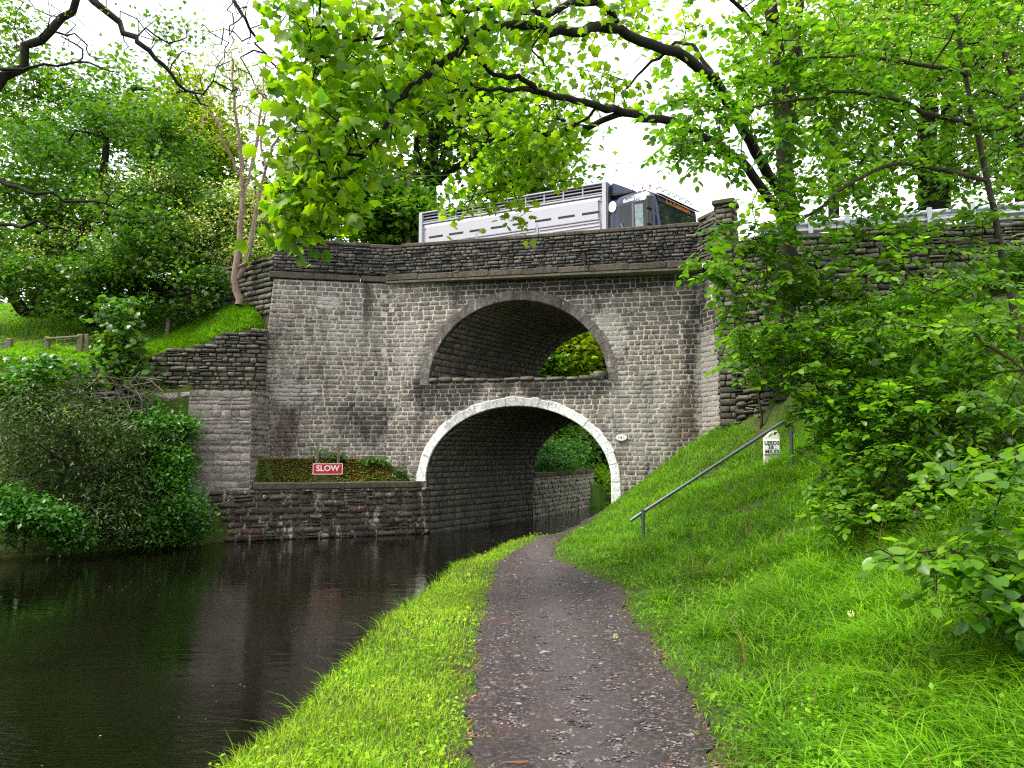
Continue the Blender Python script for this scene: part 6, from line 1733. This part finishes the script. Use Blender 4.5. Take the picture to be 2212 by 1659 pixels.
def grass(name, label, x, y, hf, wf, lean, mat, seg, clump=.0, tintf=None):
    z = H(x, y); ok = in_view(x, y, z); x, y, z = x[ok], y[ok], z[ok]
    n = len(x); gx_, gy_ = normals(x, y)
    h = hf(x, y) * rng.uniform(.55, 1.25, n)
    ang = rng.uniform(0, 2 * math.pi, n); ld = np.stack([np.cos(ang), np.sin(ang)], 1) - np.stack([gx_, gy_], 1) * .6
    ld /= np.maximum(np.linalg.norm(ld, axis=1, keepdims=True), 1e-6)
    P = np.stack([x, y, z - .01], 1)
    ln = lean * rng.uniform(.3, 1.5, n)
    V, q, t, k = blades(P, h, ld, ln, wf * (1 + .06 * y) * rng.uniform(.6, 1.3, n), seg)
    tn = np.clip(.45 + .26 * fbm(x, y, 1.6, 2.0) + .16 * fbm(x, y, 5.5, 1.0) + rng.normal(0, .2, n), 0, .999) if tintf is None else tintf(x, y, n)
    link(name, np_mesh(name, V, tris=t, quads=q, mat=mat, tint=np.repeat(tn, k), smooth=True), kind='stuff', label=label)
    return n
def verge_mask(x, y):
    a, b = path_edges(y); a = a + wob(y, 1.0) * .8; b = b + wob(y, 5.0) * .8
    return a, b
tot = 0
# left verge: short bright turf, longer and ragged at the water's edge
x, y = sample(210000, -2.6, 3.0, 1.6, 24)
a, b = verge_mask(x, y); eR = edgeR(y)
patch = fbm(x, y, 2.2, .7)
d = a - x
ok = (x > eR - .10) & (d > -.16 + .30 * np.abs(fbm(x, y, 5, 3)) * np.abs(fbm(x, y, 11, 1)) + .08 * np.abs(fbm(x, y, 17, 2))) & (rng.random(len(x)) < np.clip(.18 + d * 3.0, 0, 1))
x1, y1 = x[ok], y[ok]
def h_verge(x, y):
    e = x - edgeR(y); return (.04 + .035 * np.clip((path_edges(y)[0] - x) * 4, 0, 1)) + .10 * np.exp(-np.maximum(e, 0) / .16) * (.6 + .6 * np.abs(fbm(x, y, 3, 1))) + .02 * fbm(x, y, 5, 2)
tot += grass('grass', 'bright short turf of the verge between the cinder path and the canal', x1, y1, h_verge, .0028, .8, M['grass'], 2)
# right bank: lush long grass
x, y = sample(330000, .6, 9, 1.6, 24, 1.25)
a, b = verge_mask(x, y)
d = x - b; wallx = np.interp(y, [14, 16.4, 18.4, 20], [9, 5.6, 5.2, 4.9])
s_, t_ = st_of(x, y)
dark = (x > 3.2 + .25 * (y - 4)) & (y < 11)
ok = (d > -.16 + .30 * np.abs(fbm(x, y, 5, 5)) * np.abs(fbm(x, y, 11, 2)) + .08 * np.abs(fbm(x, y, 17, 4))) & (x < np.where(y > 16, 5.2, 9)) & (t_ < -.02) & (rng.random(len(x)) < np.clip(.2 + d * 2.2, 0, 1)) & ~(dark & (rng.random(len(x)) < .5))
# bare patches on the bank
bare = ((x - 2.9) / .7) ** 2 + ((y - 10.9) / .35) ** 2
ok &= ~((bare < 1) & (rng.random(len(x)) < .85))
x2, y2 = x[ok], y[ok]
def h_bank(x, y):
    d = x - path_edges(y)[1]
    return .05 + np.clip(d, 0, 1.2) * .09 + .13 * np.clip(fbm(x, y, 3.1, 4), 0, 1) * np.clip(d * 2, 0, 1)
tot += grass('grass', 'lush long grass covering the bank right of the path', x2, y2, h_bank, .0032, 1.1, M['lush'], 3)
# arching tussocks and a few dead stalks in the bank
def tussocks(n, per, h, w, lean, mat, name, label, y0=2.2, y1=16, spread=.06, tf=None):
    ty = sample(n, 0, 1, y0, y1, 1.3)[1]; b_ = path_edges(ty)[1]; tx = b_ + .25 + rng.random(n) ** .8 * np.interp(ty, [2, 8, 16], [4.2, 5.5, 3.2])
    ok = (tx < np.where(ty > 15, 5.0, 9)); tx, ty = tx[ok], ty[ok]
    X = np.repeat(tx, per) + rng.normal(0, spread, len(tx) * per); Y = np.repeat(ty, per) + rng.normal(0, spread, len(tx) * per)
    hs = np.repeat(rng.uniform(.7, 1.35, len(tx)), per); tt = np.repeat(rng.random(len(tx)), per)
    z = H(X, Y); ok = in_view(X, Y, z); X, Y, z, hs, tt = X[ok], Y[ok], z[ok], hs[ok], tt[ok]; m_ = len(X)
    a = rng.uniform(0, 6.28, m_); ld = np.stack([np.cos(a), np.sin(a)], 1); ld[:, 0] -= .35; ld /= np.linalg.norm(ld, axis=1, keepdims=True)
    V, q, t, k = blades(np.stack([X, Y, z - .01], 1), h * hs * rng.uniform(.6, 1.2, m_), ld, lean * rng.uniform(.4, 1.5, m_), w * (1 + .05 * Y), 4)
    tn = np.clip(tt * .75 + rng.random(m_) * .25, 0, .999)
    link(name, np_mesh(name, V, tris=t, quads=q, mat=mat, tint=np.repeat(tn, k), smooth=True), kind='stuff', label=label)
tussocks(650, 34, .25, .0040, 1.25, M['lush'], 'grass', 'arching tussocks of broad grass blades on the bank')
tussocks(260, 5, .34, .0018, .5, M['dry_leaf'], 'dead_grass', 'thin dead stalks standing in the long grass', spread=.03)
# tall ragged tufts along the canal edge
yy = rng.uniform(2.2, 14, 260); cx = np.repeat(edgeR(yy) + rng.normal(.02, .05, 260), 7) + rng.normal(0, .02, 1820); cy = np.repeat(yy, 7) + rng.normal(0, .02, 1820)
tot += grass('grass', 'tall grass tufts leaning over the water along the towpath edge', cx, cy, lambda x, y: np.full(len(x), .26), .0028, .9, M['lush'], 3)
# far pasture, ledge above the dry wall, terrace
x, y = area_pts(40000, -11.5, -6.9, 20.95, 24)
ok = y > np.interp(x, [-13.6, -10.05, -8.0, -7.05], [20.6, 20.95, 21.1, 21.2])
tot += grass('grass', 'strip of bright grass on the ledge above the dry-stone wall', x[ok], y[ok], lambda x, y: np.full(len(x), .17), .004, .7, M['lush'], 2)
x, y = area_pts(30000, -22, -9, 22, 34)
tot += grass('grass', 'rough grass under the wooden fence at the top of the far bank', tot_[0], tot_[1], lambda x, y: np.full(len(x), .14), .005, .8, M['lush'], 2)
xb, yb = rng.uniform(-18, -12.7, 30000), rng.uniform(8, 19, 30000); ok = xb < edgeL(yb) - .2
tot += grass('grass', 'rough grass of the far bank at the left', xb[ok], yb[ok], lambda x, y: np.full(len(x), .2), .006, .8, M['lush'], 2)
tot += grass('grass', 'grass of the pasture slope under the trees', x, y, lambda x, y: np.full(len(x), .13), .006, .7, M['lush'], 2)
x, y = area_pts(26000, -6.6, -2.6, 19.8, 21.8)
fy = np.interp(x, [-6.6, -4.5, -2.45], [19.98, 20.75, 21.55]); fb = np.interp(x, [-6.65, -3.55, -2.4], [21.1, 21.73, 21.5])
ok = (y > fy + .12) & (y < fb) & (fbm(x, y, 3, 1) > -.6)
M['moss'] = leaf_mat('terrace_weed', [(.34, .22, .12), (.22, .15, .085), (.45, .34, .20), (.26, .30, .05), (.14, .26, .03), (.40, .30, .17)], trans=.2)
tot += grass('grass', 'patchy moss and cut weeds on the terrace around the SLOW sign', x[ok], y[ok], lambda x, y: .045 + 0 * x, .012, 2.4, M['moss'], 2)
# small weeds against the wing wall
for k, (px, py, Y) in enumerate(((730, 985, 21.3), (800, 995, 21.4), (830, 1000, 21.5), (690, 992, 21.2), (870, 1012, 21.5))):
    g = ground_pt(px, Y)
    root = empty('nettle_plant', g, label=['nettle clump directly above the W of the SLOW sign', 'nettle clump against the wing wall, in the middle of the terrace', 'leafy weed between the nettle clumps against the wing wall', 'nettle clump behind the left stake of the SLOW sign', 'fern-like weed by the foot of the white arch'][k], cat='weed')
    T = rng.normal(size=(12, 3)) * np.array([.14, .06, .07]) + np.array([0, 0, .14])
    S = Skel().path([Vector((0, 0, -.05)), Vector((0, 0, .12))], .008, .005).grow(T, step=.1, wig=.01, tip=.003)
    S.mesh('stem', M['nettle'], root)
    build_leaves('foliage', scatter_leaves(S.tip_arrays()[0], 7, .05, .09, 'rhomb'), 'rhomb', M['nettle'], root)
# broad-leaved weeds in the grass
def weeds(name, label, n, x0, x1, y0, y1, keep, size, mat, per=4, lift=.05):
    x, y = sample(n, x0, x1, y0, y1, 1.5); z = H(x, y); ok = keep(x, y) & in_view(x, y, z); x, y, z = x[ok], y[ok], z[ok]
    T = np.stack([x, y, z + lift], 1)
    build_leaves(name, scatter_leaves(T, per, .03, size, 'rhomb', droop=.1, tilt=.6), 'rhomb', mat, None, label=label)
weeds('clover_leaves', 'clover and buttercup leaves in the verge turf', 4500, -2.2, 1.5, 1.8, 18, lambda x, y: (x > edgeR(y)) & (x < path_edges(y)[0] - .06), .028, M['grass'], 4, .045)
weeds('broadleaf_weeds', 'broad-leaved weeds among the long grass of the bank', 7000, 1.2, 8, 1.8, 17, lambda x, y: (x > path_edges(y)[1] + .1) & (x < 5.3 + (y < 15) * 3) & (fbm(x, y, 1.3, 9) > -.1), .036, M['lush'], 5, .09)
weeds('shade_weeds', 'leafy ground cover in the shade under the beech saplings', 5200, 2.6, 9, 3, 14, lambda x, y: x > 2.6 + .28 * (y - 3), .05, M['beech'], 6, .12)
# flat little stones, grit and leaf litter on the path
def grit(n, rmin, rmax, mat, name, label, edge=False, flat=.45, y1=20, pw=1.7):
    x, y = sample(n, -1, 2.6, 2.2, y1, pw); a, b = path_edges(y)
    if edge:
        f = rng.random(n); side = rng.random(n) < .5
        x = np.where(side, a - .06 + rng.exponential(.12, n), b + .06 - rng.exponential(.13, n)); ok = (x > a - .1) & (x < b + .1) & (fbm(x, y, 3, 8) > -.3)
    else: ok = (x > a + .03) & (x < b - .03) & (fbm(x, y, 2, 3) + .5 * fbm(x, y, 6, 1) > -.5 - .0 * x)
    x, y = x[ok], y[ok]; m_ = len(x); z = H(x, y) + .014
    r = rng.uniform(rmin, rmax, m_) * (1 + .05 * y)
    T = np.array([(1, 0, 0), (.35, .9, 0), (-.8, .6, 0), (-.9, -.5, 0), (.2, -1, 0), (.05, 0, 1)], float)
    F_ = np.array([(0, 1, 5), (1, 2, 5), (2, 3, 5), (3, 4, 5), (4, 0, 5)])
    an = rng.uniform(0, 6.28, m_); c, s = np.cos(an), np.sin(an); sx = rng.uniform(.7, 1.5, m_)
    V = np.zeros((m_, 6, 3)); X = T[None, :, 0] * sx[:, None]; Y = T[None, :, 1]
    V[..., 0] = (X * c[:, None] - Y * s[:, None]) * r[:, None] + x[:, None]
    V[..., 1] = (X * s[:, None] + Y * c[:, None]) * r[:, None] + y[:, None]
    V[..., 2] = T[None, :, 2] * r[:, None] * flat * rng.uniform(.5, 1.3, m_)[:, None] + z[:, None] - .003
    F2 = (F_[None] + (np.arange(m_) * 6)[:, None, None]).reshape(-1, 3)
    link(name, np_mesh(name, V.reshape(-1, 3), tris=F2, mat=mat, tint=np.repeat(rng.random(m_), 6)), kind='stuff', label=label)
M['grit'] = stone_mat('path_grit', [(.02, .013, .013), (.045, .03, .03), (.09, .068, .068), (.20, .185, .185), (.03, .02, .02), (.12, .10, .10)], dark=.2, white=.0, rough=.55, bump=.3)
M['litter'] = stone_mat('leaf_litter', [(.10, .045, .03), (.16, .07, .045), (.06, .03, .022), (.28, .19, .11)], dark=.2, white=.0, rough=.8, bump=.2)
grit(60000, .003, .010, M['grit'], 'gravel', 'small dark and pale stones scattered over the cinder path')
grit(2200, .010, .020, M['grit'], 'gravel', 'larger flat stones pressed into the path')
grit(9000, .003, .009, M['litter'], 'leaf_litter', 'rusty fallen bud scales and leaf litter along the path edges', edge=True, flat=.3)
# specks and leaves afloat on the canal
fx = rng.uniform(-9, 1.2, 1400); fy_ = 3 + 17 * rng.random(1400) ** .8
ok = (fx > edgeL(fy_) + .2) & (fx < edgeR(fy_) - .15) & (fbm(fx, fy_, .9, 6) > .45) & (rng.random(1400) < .6)
fx, fy_ = fx[ok], fy_[ok]; nf = len(fx)
build_leaves('floating_leaves', (np.stack([fx, fy_, np.full(nf, WATER + .006)], 1), np.concatenate([rng.normal(size=(nf, 2)), np.zeros((nf, 1))], 1), np.tile([0, 0, 1.0], (nf, 1)) + rng.normal(size=(nf, 3)) * .05, rng.uniform(.008, .026, nf), rng.random(nf)), 'rhomb', M['moss'], None, label='fallen bud scales and small leaves floating on the canal')
# dead stick at the bottom of the frame, dandelion clocks
sk = pz(1120, 1648, .03)
MB().tube([sk + Vector((-.07, -.02, .01)), sk, sk + Vector((.05, .015, 0))], [.006, .010, .005], 7).build('fallen_stick', M['dry_leaf'], label='short dead stick lying on the path nearest the viewer', cat='stick')
for k, (px, py) in enumerate(((1305, 1215), (1012, 1228), (1840, 1335), (1330, 1400))):
    p = pz(px, py + 25, 0.0) if px < 1400 else pt(px, py + 40, 5.2)
    gz = float(H(p.x, p.y)); hh = .22 if px > 1400 else .16
    root = empty('dandelion', (p.x, p.y, gz), label=['dandelion clock at the foot of the bank beside the handrail post', 'dandelion clock on the canal edge of the verge', 'dandelion clock in the long grass nearest the right-hand leaves', 'dandelion clock beside the right edge of the path'][k], cat='dandelion')
    MB().tube([(0, 0, 0), (.01, 0, hh * .5), (0, 0, hh)], .002, 5).build('stalk', M['grass'], root)
    T = rng.normal(size=(60, 3)); T /= np.linalg.norm(T, axis=1, keepdims=True)
    build_leaves('seed_head', (T * .012 + np.array([0, 0, hh]), T, rand_dirs(60), np.full(60, .014), rng.random(60)), 'slim', M['blossom'], root, stuff=False)
